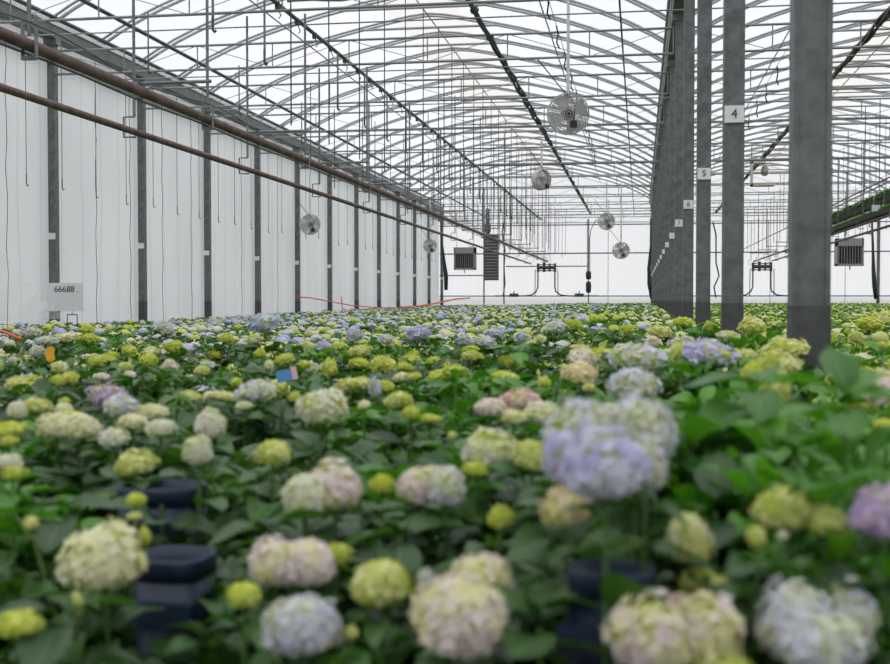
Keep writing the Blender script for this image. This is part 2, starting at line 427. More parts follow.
longline(8.4, CAMZ + 4.05, .028, 'dark straight rail high over the second bay', 'darkmetal', 0)
longline(4.3, CAMZ + 2.15, .014, 'thin wire running lengthwise above the green planted troughs', 'darkmetal', 0)
# small looping wire with S hooks beyond the bundle, in both bays
for cx, lab in ((-1.25, 'swagged thin wire hanging in loops near the central posts'), (2.35, 'swagged thin wire hanging in loops behind the plate 4 post')):
    b = MB()
    yy = 14.0
    while yy < 34:
        z = CAMZ + 4.1
        b.tube([(cx, yy, z), (cx + .02, yy + .03, z - .12), (cx + .0, yy + .05, z - .24), (cx + .04, yy + .1, z - .32)], .013, 5); yy += 1.825
    b.tube(((cx, 14, CAMZ + 4.1), (cx, 34, CAMZ + 4.1)), .005, 4)
    tag(b.build('swag_wire', M['cable']), lab, 'wire')
# grey folded curtain
b = MB(); b.tube([(-5.1 + i * .27, 16.6, CAMZ + 4.39 + .02 * math.sin(i * 1.7)) for i in range(11)], .05, 8)
b.box((-5.1, 16.4, CAMZ + 4.40), (-2.4, 16.8, CAMZ + 4.44)); tag(b.build('folded_shade_curtain', M['curtain']), 'grey shade curtain folded up across the top of the main bay', 'curtain')

# heating pipes with hangers
def pipe_line(x, z, r, lab, y1=57.6):
    b = MB(); b.tube(((x, -3, z), (x, y1, z)), r, 12); return tag(b.build('heating_pipe', M['brown'], smooth=True), lab, 'pipe')
ZP_ = CAMZ + 1.87
pipe_line(-4.50, ZP_ + .03, .046, 'upper thick rusty brown heating pipe hung in the main bay')
pipe_line(-5.32, CAMZ + 1.79, .036, 'lower slimmer brown heating pipe hung nearer the side wall')
pipe_line(6.2, ZP_, .036, 'brown heating pipe hung in the second bay')
pipe_line(5.35, ZP_ - .02, .036, 'brown heating pipe beneath the green planted trough in the second bay')
b = MB(); b.tube([(-4.52, yy, CAMZ + 1.83 - .01 * math.sin(yy * 2)) for yy in np.arange(-3, 57.5, .6)], .008, 5); b.tube([(-4.44, yy, CAMZ + 2.0 + .05 * math.sin(yy * 1.7)) for yy in np.arange(-3, 57.5, .5)], .007, 5)
tag(b.build('pipe_wire', M['cable']), 'thin wires following the upper brown heating pipe', 'wire')
def hanger(lab, grp):
    t = empty('pipe_hanger', (0, 0, 0), lab, 'hanger', grp)
    z1 = CAMZ + 3.88
    b = MB(); b.tube(((-4.50, 0, ZP_ + .1), (-4.50, 0, z1)), .016, 6); b.tube(((-5.32, 0, CAMZ + 1.95), (-5.32, 0, z1)), .016, 6); b.build('drop_rod', M['galv'], t)
    b = MB(); b.tube(((-5.36, 0, CAMZ + 2.30), (-4.46, 0, CAMZ + 2.30)), .02, 6); b.build('spreader', M['galv'], t)
    b = MB()
    b.box((-4.55, -.02, ZP_ - .08), (-4.45, .02, ZP_ - .05)); b.box((-4.56, -.02, ZP_ - .08), (-4.55, .02, ZP_ + .25)); b.box((-4.45, -.02, ZP_ - .08), (-4.44, .02, ZP_ + .25))
    b.build('bracket', M['galv'], t); b = MB()
    b.tube(((-5.32, 0, CAMZ + 1.95), (-5.44, 0, CAMZ + 1.95), (-5.44, 0, CAMZ + 1.735), (-5.30, 0, CAMZ + 1.735)), .012, 5)
    b.build('bracket', M['galv'], t); KIDS[t.name] = list(t.children); return t
h0 = None
for y in POSTY[2:]:
    if h0 is None: h0 = hanger('galvanised hanger frame carrying the pair of brown pipes', 'pipe hangers in the main bay'); h0.location = (0, y + .22, 0)
    else: copy_tree(h0, (0, y + .22, 0))
h1 = copy_tree(h0, (10.67, POSTY[2], 0)); h1['label'] = 'galvanised hanger frame carrying the pipes of the second bay'; h1['group'] = 'pipe hangers in the second bay'
KIDS[h1.name] = list(KIDS[h0.name])
for y in POSTY[6:]: copy_tree(h1, (10.67, y, 0))

# drop rods with hooks
def droprod(x, z0, z1, r, lab, grp, ys, tip=True, mat='galv', jit=0):
    t = empty('drop_rod', (x, ys[0], 0), lab, 'rod', grp)
    b = MB(); b.tube(((0, 0, z0), (0, 0, z1)), r, 5); b.build('rod', M[mat], t)
    if tip:
        b = MB(); b.tube(((0, 0, z0 + .16), (0, 0, z0), (.02, 0, z0 - .03), (.04, 0, z0 - .01)), max(.009, r), 5); b.build('hook', M['black'], t)
    KIDS[t.name] = list(t.children); rn = random.Random(int(abs(x * 37)))
    for y in ys[1:]: copy_tree(t, (x + rn.uniform(-jit, jit), y, rn.uniform(-jit, jit) * 2))
droprod(-9.6, CAMZ + 1.83, CAMZ + 4.3, .0065, 'thin hooked rod hanging in front of the white side wall', 'hooked rods along the side wall', [13.6 + 1.217 * i for i in range(36)], jit=.03)
droprod(-4.72, CAMZ + 3.02, CAMZ + 3.9, .016, 'short rod with a black hooked tip under the middle rail', 'short black tipped rods under the middle rail', [12.55 + 1.825 * i for i in range(24)])
droprod(-4.35, CAMZ + 2.2, CAMZ + 5.9, .010, 'thin straight wire dropping from the ridge to the brown pipes', 'ridge drop wires', [14.3 + 1.825 * i for i in range(24)], False, 'cable')
droprod(-3.45, CAMZ + 2.0, CAMZ + 3.9, .009, 'thin drop wire between the brown pipes and the black cable bundle', 'drop wires beside the cable bundle', [20.6 + 1.825 * i for i in range(20)], False, 'cable', .1)
droprod(-5.9, CAMZ + 2.35, CAMZ + 3.9, .009, 'thin drop wire on the wall side of the brown pipes', 'drop wires on the wall side of the pipes', [20.6 + 1.825 * i for i in range(20)], False, 'cable', .1)
droprod(-6.6, CAMZ + 3.1, CAMZ + 3.9, .012, 'short hooked rod between side wall and brown pipes', 'short hooked rods on the wall side', [15.1 + 3.65 * i for i in range(11)])
droprod(4.6, CAMZ + 2.1, CAMZ + 3.9, .009, 'thin drop wire hanging in the second bay', 'drop wires of the second bay', [24.0 + 1.825 * i for i in range(18)], False, 'cable', .1)
droprod(7.2, CAMZ + 2.1, CAMZ + 3.9, .009, 'drop wire over the outer side of the second bay', 'outer drop wires of the second bay', [33.0 + 1.825 * i for i in range(13)], False, 'galv', .1)
# loose cords on side wall
for j, (px, yb) in enumerate(((8, 300), (97, 305), (131, 305), (163, 300), (192, 300), (242, 300), (278, 300))):
    t_ = math.tan(-YAW + math.atan((px - 445) / F)); D = -9.9 / t_
    b = MB(); b.tube([(-9.9, D + .03 * math.sin(s * 2.2 + j), CAMZ + 4.2 - s * .42) for s in range(12)], .006, 4)
    tag(b.build('wall_cord', M['cable']), 'thin dark cord hanging slack down the white side wall', 'cord', 'slack cords on the side wall')

# ------------------------------------------------------------ fans
def fan(loc, rad, rotz, lab, ztop, beige=False, tilt=0):
    t = empty('circulation_fan', loc, lab, 'fan'); t.rotation_euler = (0, 0, rotz)
    rot = Matrix.Rotation(R(90 + tilt), 4, 'X')
    b = MB(); b.lathe([(rad*.98, -.09), (rad, -.10), (rad, .10), (rad*.98, .09), (rad*.96, 0), (rad*.98, -.09)], 32, rot); b.build('shroud', M['fan_beige' if beige else 'fan_white'], t, True)
    b = MB()
    for s in (-.105, .105):
        for q in range(1, 10):
            rr = rad * q / 9.5; zz = s * (1.25 - .25 * q / 9.5)
            b.tube([rot @ Vector((rr*math.cos(a), rr*math.sin(a), zz)) for a in (2*math.pi*k/28 for k in range(28))], .005, 4, closed=True)
        for k in range(24):
            a = 2*math.pi*k/24; b.tube((rot @ Vector((.06*math.cos(a), .06*math.sin(a), s*1.25)), rot @ Vector((rad*math.cos(a), rad*math.sin(a), s))), .004, 4)
    b.build('wire_guard', M['fan_white'], t)
    b = MB(); b.lathe([(0, -.13), (.085, -.13), (.095, -.09), (.095, .05), (.05, .07), (0, .07)], 16, rot @ Matrix.Translation((.0, 0, -.02))); b.build('motor', M['darkmetal'], t, True)
    for k in range(4):
        a0 = math.pi/2*k + .4; vs = []
        for i in range(6):
            rr = .08 + (rad*.9 - .08) * i / 5; w = .06 + .16 * i / 5 * rad / .3
            for s in (-1, 1): vs.append(rot @ Vector((rr*math.cos(a0) - s*w*math.sin(a0)*.7, rr*math.sin(a0) + s*w*math.cos(a0)*.7, .03*s + .02)))
        n = len(vs); vs += [v + rot.to_3x3() @ Vector((0, 0, .006)) for v in vs]
        b = MB(); fs = [(2*i, 2*i+1, 2*i+3, 2*i+2) for i in range(5)]
        fs += [tuple(q + n for q in f[::-1]) for f in fs]; b.add(vs, fs); b.build('blade', M['fan_white'], t, True)
    b = MB(); b.tube(((0, 0, rad*.98), (0, 0, ztop + .0 - loc[2])), .026, 6); b.build('hanger_pole', M['batten'], t)
    b = MB(); b.box((.02, -.17, -.22), (.12, -.11, -.12)); b.tube(((.07, -.14, -.12), (.1, -.12, .12), (-.15, -.1, rad + .1), (-.45, 0, rad + .5)), .009, 5); b.build('power_lead', M['black'], t)
    return t
ZC = CAMZ + 4.28
fan(at(568, 114, 17.5), .31, R(8), 'largest round wire guarded fan hanging beside the black cable bundle', CAMZ + 5.9, tilt=8)
fan(at(541.5, 180, 31.0), .27, R(50), 'beige fan turned sideways hanging under the middle of the roof', ZC, True)
fan(at(606.5, 221.5, 43.0), .31, R(5), 'small round fan hanging level with the far truss, upper of the pair', ZC)
fan(at(621, 250.5, 43.5), .31, R(10), 'small round fan hanging low in front of the end wall, lower of the pair', ZC)
fan(at(310, 224.5, 33.0), .30, R(20), 'round grey fan hanging against the white side wall', ZC)
fan(at(430, 246, 49.0), .30, R(10), 'small dark round fan near the corner of side and end walls', ZC)
# boxy fan in second bay
p = at(763, 174, 33)
t = empty('box_fan', p, 'pale open box fan hanging between the plate 4 post and the widest post', 'fan')
b = MB(); b.box((-.32, -.2, -.33), (-.28, .2, .33)); b.box((-.32, -.2, -.33), (.30, .2, -.27)); b.box((-.32, -.2, .28), (.05, .2, .33)); b.build('housing', M['fan_beige'], t)
b = MB(); b.lathe([(0, -.1), (.1, -.1), (.1, .1), (0, .1)], 14, Matrix.Rotation(R(60), 4, 'X') @ Matrix.Translation((.05, .1, 0))); b.build('motor', M['grill'], t)
b = MB(); b.tube(((-.3, 0, .33), (-.3, 0, ZC - p.z)), .015, 5); b.build('hanger_rod', M['galv'], t)

# heaters
def heater(pxc, pyc, w, h, D, lab):
    p = at(pxc, pyc, D); t = empty('unit_heater', p, lab, 'heater')
    b = MB(); b.box((-w/2, -.05, h*.22), (w/2, .5, h/2)); b.box((-w/2, -.05, -h/2), (w/2, .5, -h/2 + .08)); b.box((-w/2, -.05, -h/2), (-w/2 + .06, .5, h/2)); b.box((w/2 - .06, -.05, -h/2), (w/2, .5, h/2)); b.box((-w/2, .4, -h/2), (w/2, .5, h/2))
    b.build('housing', M['grill'], t)
    b = MB(); b.box((-w/2 + .05, .12, -h/2 + .05), (w/2 - .05, .14, h*.24)); b.build('core', M['black'], t)
    b = MB()
    for i in range(9): x = -w/2 + .1 + (w - .2) * i / 8; b.box((x - .012, -.03, -h/2 + .06), (x + .012, .1, h*.22))
    b.build('louvre', M['grill'], t)
    b = MB(); b.tube(((0, 0, -h/2), (0, 0, -h/2 - .16)), .025, 6); b.build('drain', M['black'], t)
    b = MB()
    for s in (-1, 1): b.tube(((s*w*.4, .2, h/2), (s*w*.4, .2, ZC - p.z)), .012, 5)
    b.build('hanger_rod', M['galv'], t)
heater(464.5, 258.5, 1.05, 1.1, 57.0, 'grey louvred heater hung near the corner of the white end wall')
heater(850, 252, 1.05, 1.1, 49.0, 'grey louvred heater hung right of the widest post')
p = at(491, 257, 57.5); t = empty('exhaust_cabinet', p, 'tall dark louvred cabinet on the end wall beside the heater', 'cabinet')
b = MB(); b.box((-.35, 0, -1.15), (.35, .35, 1.1)); b.build('body', M['darkmetal'], t)
b = MB()
for i in range(14): z = -1.05 + i * .15; b.box((-.32, -.03, z), (.32, .0, z + .05))
b.build('louvre', M['grill'], t)
b = MB(); b.tube(((-.2, .17, 1.1), (-.2, .17, 2.4)), .1, 10); b.tube(((-.2, .17, 1.25), (-.2, .17, 1.6)), .17, 10); b.build('flue', M['darkmetal'], t)

# pipe headers on the end wall
def header(cx, lab):
    t = empty('pipe_header', (cx, 57.5, 0), lab, 'header')
    z = Zp(268)
    b = MB(); b.box((-.45, -.06, z - .18), (.45, .12, z - .13)); b.box((-.45, -.06, z + .13), (.45, .12, z + .17)); b.tube(((-.42, 0, z), (.42, 0, z)), .09, 10)
    b.tube(((-.12, 0, z - .22), (-.12, 0, z + .25)), .07, 8); b.tube(((.15, 0, z - .2), (.15, 0, z + .2)), .05, 8); b.box((-.47, -.08, z - .22), (-.36, .14, z + .2)); b.box((.36, -.08, z - .22), (.47, .14, z + .2)); b.build('manifold', M['darkmetal'], t)
    zb = Zp(296)
    def dn(s, wob):
        b = MB(); b.tube([(s*.42, 0, z - .1), (s*(.42 + wob*.2), 0, z - .45), (s*(.42 + wob*.1), 0, z - .95), (s*(.5 + wob), 0, zb + .22), (s*(.75 + wob), 0, zb + .04), (s*1.1, 0, zb), (s*2.55, 0, zb)], .035, 8); b.build('drop_pipe', M['darkmetal'], t, True)
        b = MB(); b.tube([(s*.55, 0, z - .1), (s*.56, 0, z - .7), (s*.56, 0, zb)], .022, 6); b.build('return_pipe', M['darkmetal'], t)
        b = MB(); b.box((s*1.6 - .22, -.06, zb - .05), (s*1.6 + .22, .1, zb + .12)); b.tube(((s*1.6, 0, zb), (s*1.6, 0, zb + .24)), .03, 6); b.build('valve', M['darkmetal'], t)
    dn(-1, .0); dn(1, -.05)
header(at(546.5, 268, 57.5).x, 'dark pipe header on the end wall where the two brown pipes finish')
header(at(762, 268, 57.5).x, 'dark pipe header on the end wall seen between two central posts')
# cable drop with black boxes
p = at(588.5, 290, 57.0)
t = empty('cable_drop', (p.x, p.y, 0), 'dark vertical cable pole with black boxes at the end wall', 'cable pole')
b = MB(); b.tube(((0, 0, 0), (0, 0, Zp(221))), .028, 6); b.tube(((.06, 0, Zp(272)), (.05, 0, Zp(240)), (.1, 0, Zp(232)), (.35, 0, Zp(222))), .02, 5); b.tube(((-.05, 0, Zp(272)), (-.06, 0, Zp(222))), .02, 5); b.build('pole', M['darkmetal'], t)
for yy, hh in ((276, .2), (287.5, .27)):
    b = MB(); b.lathe([(0, -hh), (.1, -hh), (.13, -hh*.5), (.13, hh*.5), (.1, hh), (0, hh)], 10, Matrix.Translation((0, -.03, Zp(yy)))); b.build('socket_box', M['black'], t)
# black rolled curtains
for (pts, D, lab) in ((((441, 222), (442, 245), (444, 262), (446, 276), (446, 290)), 57.2, 'black rolled curtain curving down the corner by the heater'),
                      (((651, 218), (651, 245), (649, 268), (649.5, 284), (652, 299)), 57.2, 'black rolled curtain at the far end of the central posts'),
                      (((872, 222), (873, 250), (873.5, 270), (874.5, 285), (876, 299)), 56.6, 'black rolled curtain right of the second bay heater')):
    b = MB(); b.tube([at(x, y, D) for x, y in pts], [.05, .06, .09, .11, .09], 10); tag(b.build('rolled_curtain', M['black'], smooth=True), lab, 'curtain')
# dark coiled cord by x=504 lower and 725
b = MB(); b.tube([at(x, y, 57.2) for x, y in ((504, 222), (502, 232), (505, 250), (504, 268), (505, 284), (503, 296))], .035, 6); tag(b.build('flex_conduit', M['darkmetal']), 'dark flexible conduit down the end wall beside the tall cabinet', 'conduit')
b = MB(); b.tube([at(x, y, 56.8) for x, y in ((713, 222), (716, 235), (716, 262), (719, 276), (714, 287), (716, 298))], .04, 6); tag(b.build('flex_conduit', M['darkmetal']), 'dark flexible conduit seen between the plate 5 and plate 4 posts', 'conduit')

# ------------------------------------------------------------ signs and bits
p = at(66, 297, 18.6); p.x = max(p.x, XL + .25)
t = empty('hanging_sign', p, 'white sign reading 66688 beside the side wall post', 'sign')
w, h0_ = .62, .24
b = MB(); b.box((-w/2, 0, -h0_), (w/2, .015, h0_)); b.build('board', M['card'], t)
text('66688 .', .15, M['ink'], t, (.01, -.004, h0_ - .11))
b = MB()
for a_, c_ in (((.02, -.62), (.02, -.3)), ((.2, -.62), (.2, -.3)), ((.02, -.3), (.2, -.3)), ((.02, -.62), (.2, -.62))): b.tube(((a_[0], 0, a_[1]), (c_[0], 0, c_[1])), .01, 4)
b.tube(((.11, 0, -.3), (.11, 0, -h0_)), .006, 4); b.build('wire_holder', M['galv'], t)
b = MB(); b.tube(((-.25, .02, h0_), (-.3, .25, h0_ + .2)), .004, 4); b.build('hanging_wire', M['galv'], t)
# clear sheet
b = MB(); n1, n2 = 26, 14; vs = []
for i in range(n1):
    for j in range(n2):
        u, v = i / (n1 - 1), j / (n2 - 1)
        px = -45 + 100 * u * (1 - .15 * v) + 10; D = 15.8 + 1.2 * u
        z = CAMZ + 1.4 * (1 - u) * (1 - v) - .35 * v + .05
        vs.append((-9.3 + .035 * math.sin(u * 26 + v * 16) + .25 * v, 14.6 + 2.6 * u + .3 * v, z))
b.add(vs, [(i*n2+j, (i+1)*n2+j, (i+1)*n2+j+1, i*n2+j+1) for i in range(n1-1) for j in range(n2-1)])
tag(b.build('plastic_sheet', M['sheet'], smooth=True), 'clear creased plastic sheet sloping down against the side wall', 'plastic sheet')
# red tapes
def tape(pts, r, lab):
    b = MB(); b.tube([at(*q) for q in pts], r, 6); return tag(b.build('red_tape', M['red'], smooth=True), lab, 'tape')
tape(((298, 297, 32), (312, 298, 33), (330, 301.5, 35), (352, 305.5, 37.5), (375, 307.5, 40), (396, 308, 41)), .018, 'thin red tape sagging above the blue hydrangeas by the side wall')
tape(((398, 309, 41), (415, 306.5, 43), (432, 304, 47), (446, 301, 52), (456, 299, 55), (470, 298, 57)), .035, 'thicker red tape rising toward the end wall corner')
tape(((341, 296, 36), (342, 303, 36), (342, 308, 36), (349, 311, 34), (357, 316, 31)), .016, 'short red tape crossing down into the flower heads')
tape(((-6, 331, 9.0), (4, 332, 8.6), (12, 335, 8.2), (20, 339, 7.8)), .012, 'short bright red ribbon lying on flower heads beside the plastic sheet')
# orange card
p = at_h(50.5, 361, .27)
t = empty('sticky_card', p, 'small orange yellow card upright among flower heads near the side wall', 'card')
b = MB(); nn = 10
b.add([(.026 * math.cos(2*math.pi*k/nn) * (1 if k else .6), 0, .03 + .036 * math.sin(2*math.pi*k/nn)) for k in range(nn)] + [(.026 * math.cos(2*math.pi*k/nn) * (1 if k else .6), .003, .03 + .036 * math.sin(2*math.pi*k/nn)) for k in range(nn)], [tuple(range(nn)), tuple(range(2*nn-1, nn-1, -1))] + [(k, (k+1) % nn, nn + (k+1) % nn, nn + k) for k in range(nn)])
b.build('card', M['orange'], t); b = MB(); b.tube(((0, .002, .01), (0, .002, -.3)), .003, 5); b.build('stake', M['stem'], t)
p = at_h(287, 375, .27)
t = empty('plant_label', p, 'blue and pink picture label stuck in a pot among lime heads', 'plant label')
b = MB(); b.box((-.04, 0, -.022), (.018, .003, .02), Matrix.Rotation(R(-12), 3, 'Y'), (0, 0, 0)); b.build('tag_card', M['bluetag'], t)
b = MB(); b.box((.018, 0, -.022), (.038, .003, .026), Matrix.Rotation(R(-12), 3, 'Y'), (0, 0, 0)); b.build('tag_picture', M['pinktag'], t)
b = MB(); b.tube(((0, .002, -.02), (0, .002, -.3)), .003, 5); b.build('stake', M['stem'], t)

# navy bins
BINS = []
def bin_(px, py, h, w, d, H, rz, lab, soff=(0, 0)):
    p = at_h(px, py, h); z = p.z
    t = empty('plastic_bin', (p.x, p.y, 0), lab, 'bin'); t.rotation_euler = (0, 0, rz); BINS.append((p.x, p.y, max(w, d) / 2))
    def ring(hw, hd, zz, rad=.035):
        o = []
        for cx, cy, a0 in ((hw-rad, hd-rad, 0), (-hw+rad, hd-rad, 90), (-hw+rad, -hd+rad, 180), (hw-rad, -hd+rad, 270)):
            for k in range(6): a = R(a0 + 18*k); o.append((cx + rad*math.cos(a), cy + rad*math.sin(a), zz))
        return o
    def loft(rings, cap=True):
        b = MB(); n = len(rings[0]); vs = [q for r_ in rings for q in r_]
        fs = [(i*n+k, i*n+(k+1)%n, (i+1)*n+(k+1)%n, (i+1)*n+k) for i in range(len(rings)-1) for k in range(n)]
        if cap: fs.append(tuple(range(n))[::-1]); fs.append(tuple((len(rings)-1)*n + k for k in range(n)))
        b.add(vs, fs); return b
    hw, hd = w/2, d/2
    loft([ring(hw*.9, hd*.9, .002), ring(hw*.985, hd*.985, z-.03), ring(hw*.9, hd*.9, z-.03), ring(hw*.84, hd*.84, .02)]).build('tub', M['navy'], t, True)
    loft([ring(hw*.96, hd*.96, z-.035), ring(hw*1.0, hd*1.0, z-.035), ring(hw*1.0, hd*1.0, z-.006), ring(hw*.98, hd*.98, z), ring(hw*.92, hd*.92, z), ring(hw*.90, hd*.90, z-.03)], False).build('rim', M['navy'], t, True)
    b = MB(); b.box((-.06, -hd*1.0-.012, z-.10), (.06, -hd*.93, z-.065)); b.build('grip', M['navy'], t)
bin_(163, 484, .36, .155, .13, .5, R(4), 'tall navy plastic bin showing its rounded rim behind a cream flower head')
bin_(176, 553, .41, .115, .12, .5, R(-4), 'lower navy plastic bin just in front of the taller navy one')
bin_(612, 566, .33, .11, .08, .5, R(-6), 'navy plastic bin almost buried in leaves below the big lavender heads')

# ------------------------------------------------------------ leaves and heads
def leaf_np(rng, L, W, nu, nv, droop, fold, serr=True):
    """returns verts (n,3) with leaf from origin along +x, uv, faces"""
    vs = []; uv = []
    for j in range(nv + 1):
        v = j / nv
        w = W * .5 * (math.sin(math.pi * min(1, v ** .82)) ** .75 if 0 < v < 1 else 0)
        if v > .75: w *= 1 - .25 * (v - .75) / .25
        for i in range(nu + 1):
            s = i / nu * 2 - 1
            ww = w * s
            if serr and abs(s) == 1 and j % 2: ww *= .93
            z = fold * abs(s) * w - droop * L * v * v + .06 * L * math.sin(v * 5 + s) * abs(s)
            vs.append((v * L * (1 - .15 * droop * v), ww, z)); uv.append((i / nu, v))
    f = [(j*(nu+1)+i, (j+1)*(nu+1)+i, (j+1)*(nu+1)+i+1, j*(nu+1)+i+1) for j in range(nv) for i in range(nu)]
    return np.array(vs), np.array(uv), np.array(f)
def rotm(yaw, pitch, roll=0):
    return np.array(Matrix.Rotation(yaw, 3, 'Z') @ Matrix.Rotation(-pitch, 3, 'Y') @ Matrix.Rotation(roll, 3, 'X'))
class NP:
    def __init__(s): s.V = []; s.Fc = []; s.UV = []; s.Rn = []; s.Mi = []; s.n = 0; s.T = []
    def add(s, v, f, uv=None, rnd=.5, mi=0, tint=None):
        s.V.append(v); s.Fc.append(f + s.n); s.n += len(v)
        s.UV.append(uv if uv is not None else np.tile([[.5, .5]], (len(v), 1)))
        s.Rn.append(np.full(len(v), rnd) if np.isscalar(rnd) else rnd); s.Mi.append(np.full(len(f), mi))
    def arrays(s): return (np.concatenate(s.V), np.concatenate(s.Fc), np.concatenate(s.UV), np.concatenate(s.Rn), np.concatenate(s.Mi))
def np_mesh(name, arr, mats, tint=None, smooth=True):
    V, Fc, UV, Rn, Mi = arr
    me = bpy.data.meshes.new(name); nf, k = Fc.shape
    me.vertices.add(len(V)); me.vertices.foreach_set('co', V.astype(np.float32).ravel())
    me.loops.add(nf * k); me.loops.foreach_set('vertex_index', Fc.astype(np.int32).ravel())
    me.polygons.add(nf); me.polygons.foreach_set('loop_start', np.arange(0, nf * k, k, dtype=np.int32))
    for m in mats: me.materials.append(m)
    me.polygons.foreach_set('material_index', Mi.astype(np.int32))
    me.polygons.foreach_set('use_smooth', np.full(nf, smooth))
    u = me.uv_layers.new(name='UVMap'); u.data.foreach_set('uv', UV[Fc.ravel()].astype(np.float32).ravel())
    a = me.attributes.new('rnd', 'FLOAT', 'POINT'); a.data.foreach_set('value', Rn.astype(np.float32))
    if tint is not None:
        a = me.attributes.new('tint', 'FLOAT_COLOR', 'POINT'); a.data.foreach_set('color', tint.astype(np.float32).ravel())
    me.update(calc_edges=True); return me
def tube_np(p0, p1, r, n=4):
    b = MB(); b.tube((p0, p1), r, n, caps=False); return np.array(b.v), np.array(b.f)

HFOL = .40
def foliage(seed, lod):
    """bushy hydrangea foliage from z=0 to HFOL, radius about .22; returns arrays and stem tips"""
    rng = random.Random(seed); A = NP(); tips = []
    nst = {0: 8, 1: 10, 2: 7, 3: 5}[lod]
    for s in range(nst):
        az = 2*math.pi*s/nst + rng.uniform(-.4, .4); rad = rng.uniform(.10, .20) if s else .02
        top = HFOL * rng.uniform(.82, 1.0); tip = np.array((math.cos(az)*rad, math.sin(az)*rad, top))
        base = tip * np.array((.25, .25, 0)); tips.append(tuple(tip))
        if lod < 2: v, f = tube_np(base, tip + np.array((0, 0, .03)), .0035); A.add(v, f, None, .6)
        nodes = {0: 4, 1: 4, 2: 2, 3: 2}[lod]
        for k in range(nodes):
            tt = 1 - k * (.20 if lod < 2 else .28) - rng.uniform(0, .05)
            p = base + (tip - base) * tt
            for q in range(2 if k else (4 if lod < 3 else 3)):
                yaw = az + (math.pi/2) * k + q * (math.pi if k else math.pi/2) + rng.uniform(-.35, .35)
                L = (.105 if k == 0 else .135) * rng.uniform(.8, 1.15) * (1.25 if lod == 3 else .78 if lod == 1 else .9 if lod == 2 else 1); W = L * rng.uniform(.58, .7)
                pit = rng.uniform(.1, .7) if k == 0 else rng.uniform(-.25, .45)
                nu, nv = {0: (4, 8), 1: (2, 4), 2: (2, 2), 3: (2, 2)}[lod]
                v, uv, f = leaf_np(rng, L, W, nu, nv, rng.uniform(.1, .5), rng.uniform(.1, .45), lod == 0)
                Rm = rotm(yaw, pit, rng.uniform(-.35, .35))
                pet = .02; v = v + np.array((pet, 0, 0)); v = v @ Rm.T + p
                rnd = min(1, max(0, rng.gauss(.30, .22))) + (.12 if k == 0 else 0)
                A.add(v, f, uv, rnd)
    return A.arrays(), tips
def head_hi(seed, nfl, lobes, petal=.155, tilt=.42):
    """unit-diameter flower head centred on origin"""
    rng = random.Random(seed); A = NP()
    lob = [(Vector((rng.uniform(-1, 1), rng.uniform(-1, 1), rng.uniform(-.2, 1))).normalized(), rng.uniform(.06, .15)) for _ in range(lobes)]
    def rad(d):
        r = .43
        for l, a in lob: r += a * max(0, d.dot(l)) ** 6
        if d.z < -.2: r *= 1 + (d.z + .2) * .55
        return r
    # core
    vs = []; nseg, nr = 12, 8
    for j in range(nr + 1):
        th = math.pi * (j + .001) / (nr + .002)
        for i in range(nseg):
            d = Vector((math.sin(th)*math.cos(2*math.pi*i/nseg), math.sin(th)*math.sin(2*math.pi*i/nseg), math.cos(th))); vs.append(d * rad(d) * .90)
    f = [(j*nseg+i, (j+1)*nseg+i, (j+1)*nseg+(i+1) % nseg, j*nseg+(i+1) % nseg) for j in range(nr) for i in range(nseg)]
    A.add(np.array(vs), np.array(f), None, .2, 1)
    ga = math.pi * (3 - math.sqrt(5))
    for i in range(nfl):
        z = 1 - (i + .5) / nfl * 1.72; rr = math.sqrt(max(0, 1 - z*z)); a = ga * i + rng.uniform(-.1, .1)
        d = Vector((rr*math.cos(a), rr*math.sin(a), z)); c = d * (rad(d) * rng.uniform(.90, 1.06))
        nrm = (d + Vector((rng.uniform(-tilt, tilt), rng.uniform(-tilt, tilt), rng.uniform(-tilt, tilt)))).normalized()
        t1 = nrm.orthogonal().normalized(); t1 = Matrix.Rotation(rng.uniform(0, 6.28), 3, nrm) @ t1; t2 = nrm.cross(t1)
        pr = petal * rng.uniform(.42, .62); vs = []; fs = []; rnd = rng.random()
        for q in range(4):
            ca = math.cos(q*math.pi/2); sa = math.sin(q*math.pi/2)
            ax = t1*ca + t2*sa; bx = -t1*sa + t2*ca; cup = rng.uniform(.0, .35)
            o = len(vs)
            vs += [c, c + ax*pr*.45 + bx*pr*.42 + nrm*pr*.12, c + ax*pr + bx*pr*.30 + nrm*pr*cup, c + ax*pr*1.12 + nrm*pr*(cup - .08), c + ax*pr - bx*pr*.30 + nrm*pr*cup, c + ax*pr*.45 - bx*pr*.42 + nrm*pr*.12]
            fs += [(o, o+1, o+2, o+3), (o, o+3, o+4, o+5)]
        rv = np.full(len(vs), rnd); A.add(np.array([tuple(v) for v in vs]), np.array(fs), None, rv, 0)
    return A.arrays()
def head_lo(seed, lod):
    rng = random.Random(seed); A = NP(); nseg, nr = ((10, 6) if lod == 2 else (7, 4)); vs = []; rn = []
    for j in range(nr + 1):
        th = math.pi * .82 * (j + .001) / nr
        for i in range(nseg):
            a = 2*math.pi*(i + .5 * (j % 2))/nseg; r = .5 * rng.uniform(.86, 1.1)
            vs.append((math.sin(th)*math.cos(a)*r, math.sin(th)*math.sin(a)*r, math.cos(th)*r)); rn.append(rng.random())
    f = [(j*nseg+i, (j+1)*nseg+i, (j+1)*nseg+(i+1) % nseg, j*nseg+(i+1) % nseg) for j in range(nr) for i in range(nseg)]
    A.add(np.array(vs), np.array(f), None, np.array(rn), 0); return A.arrays()

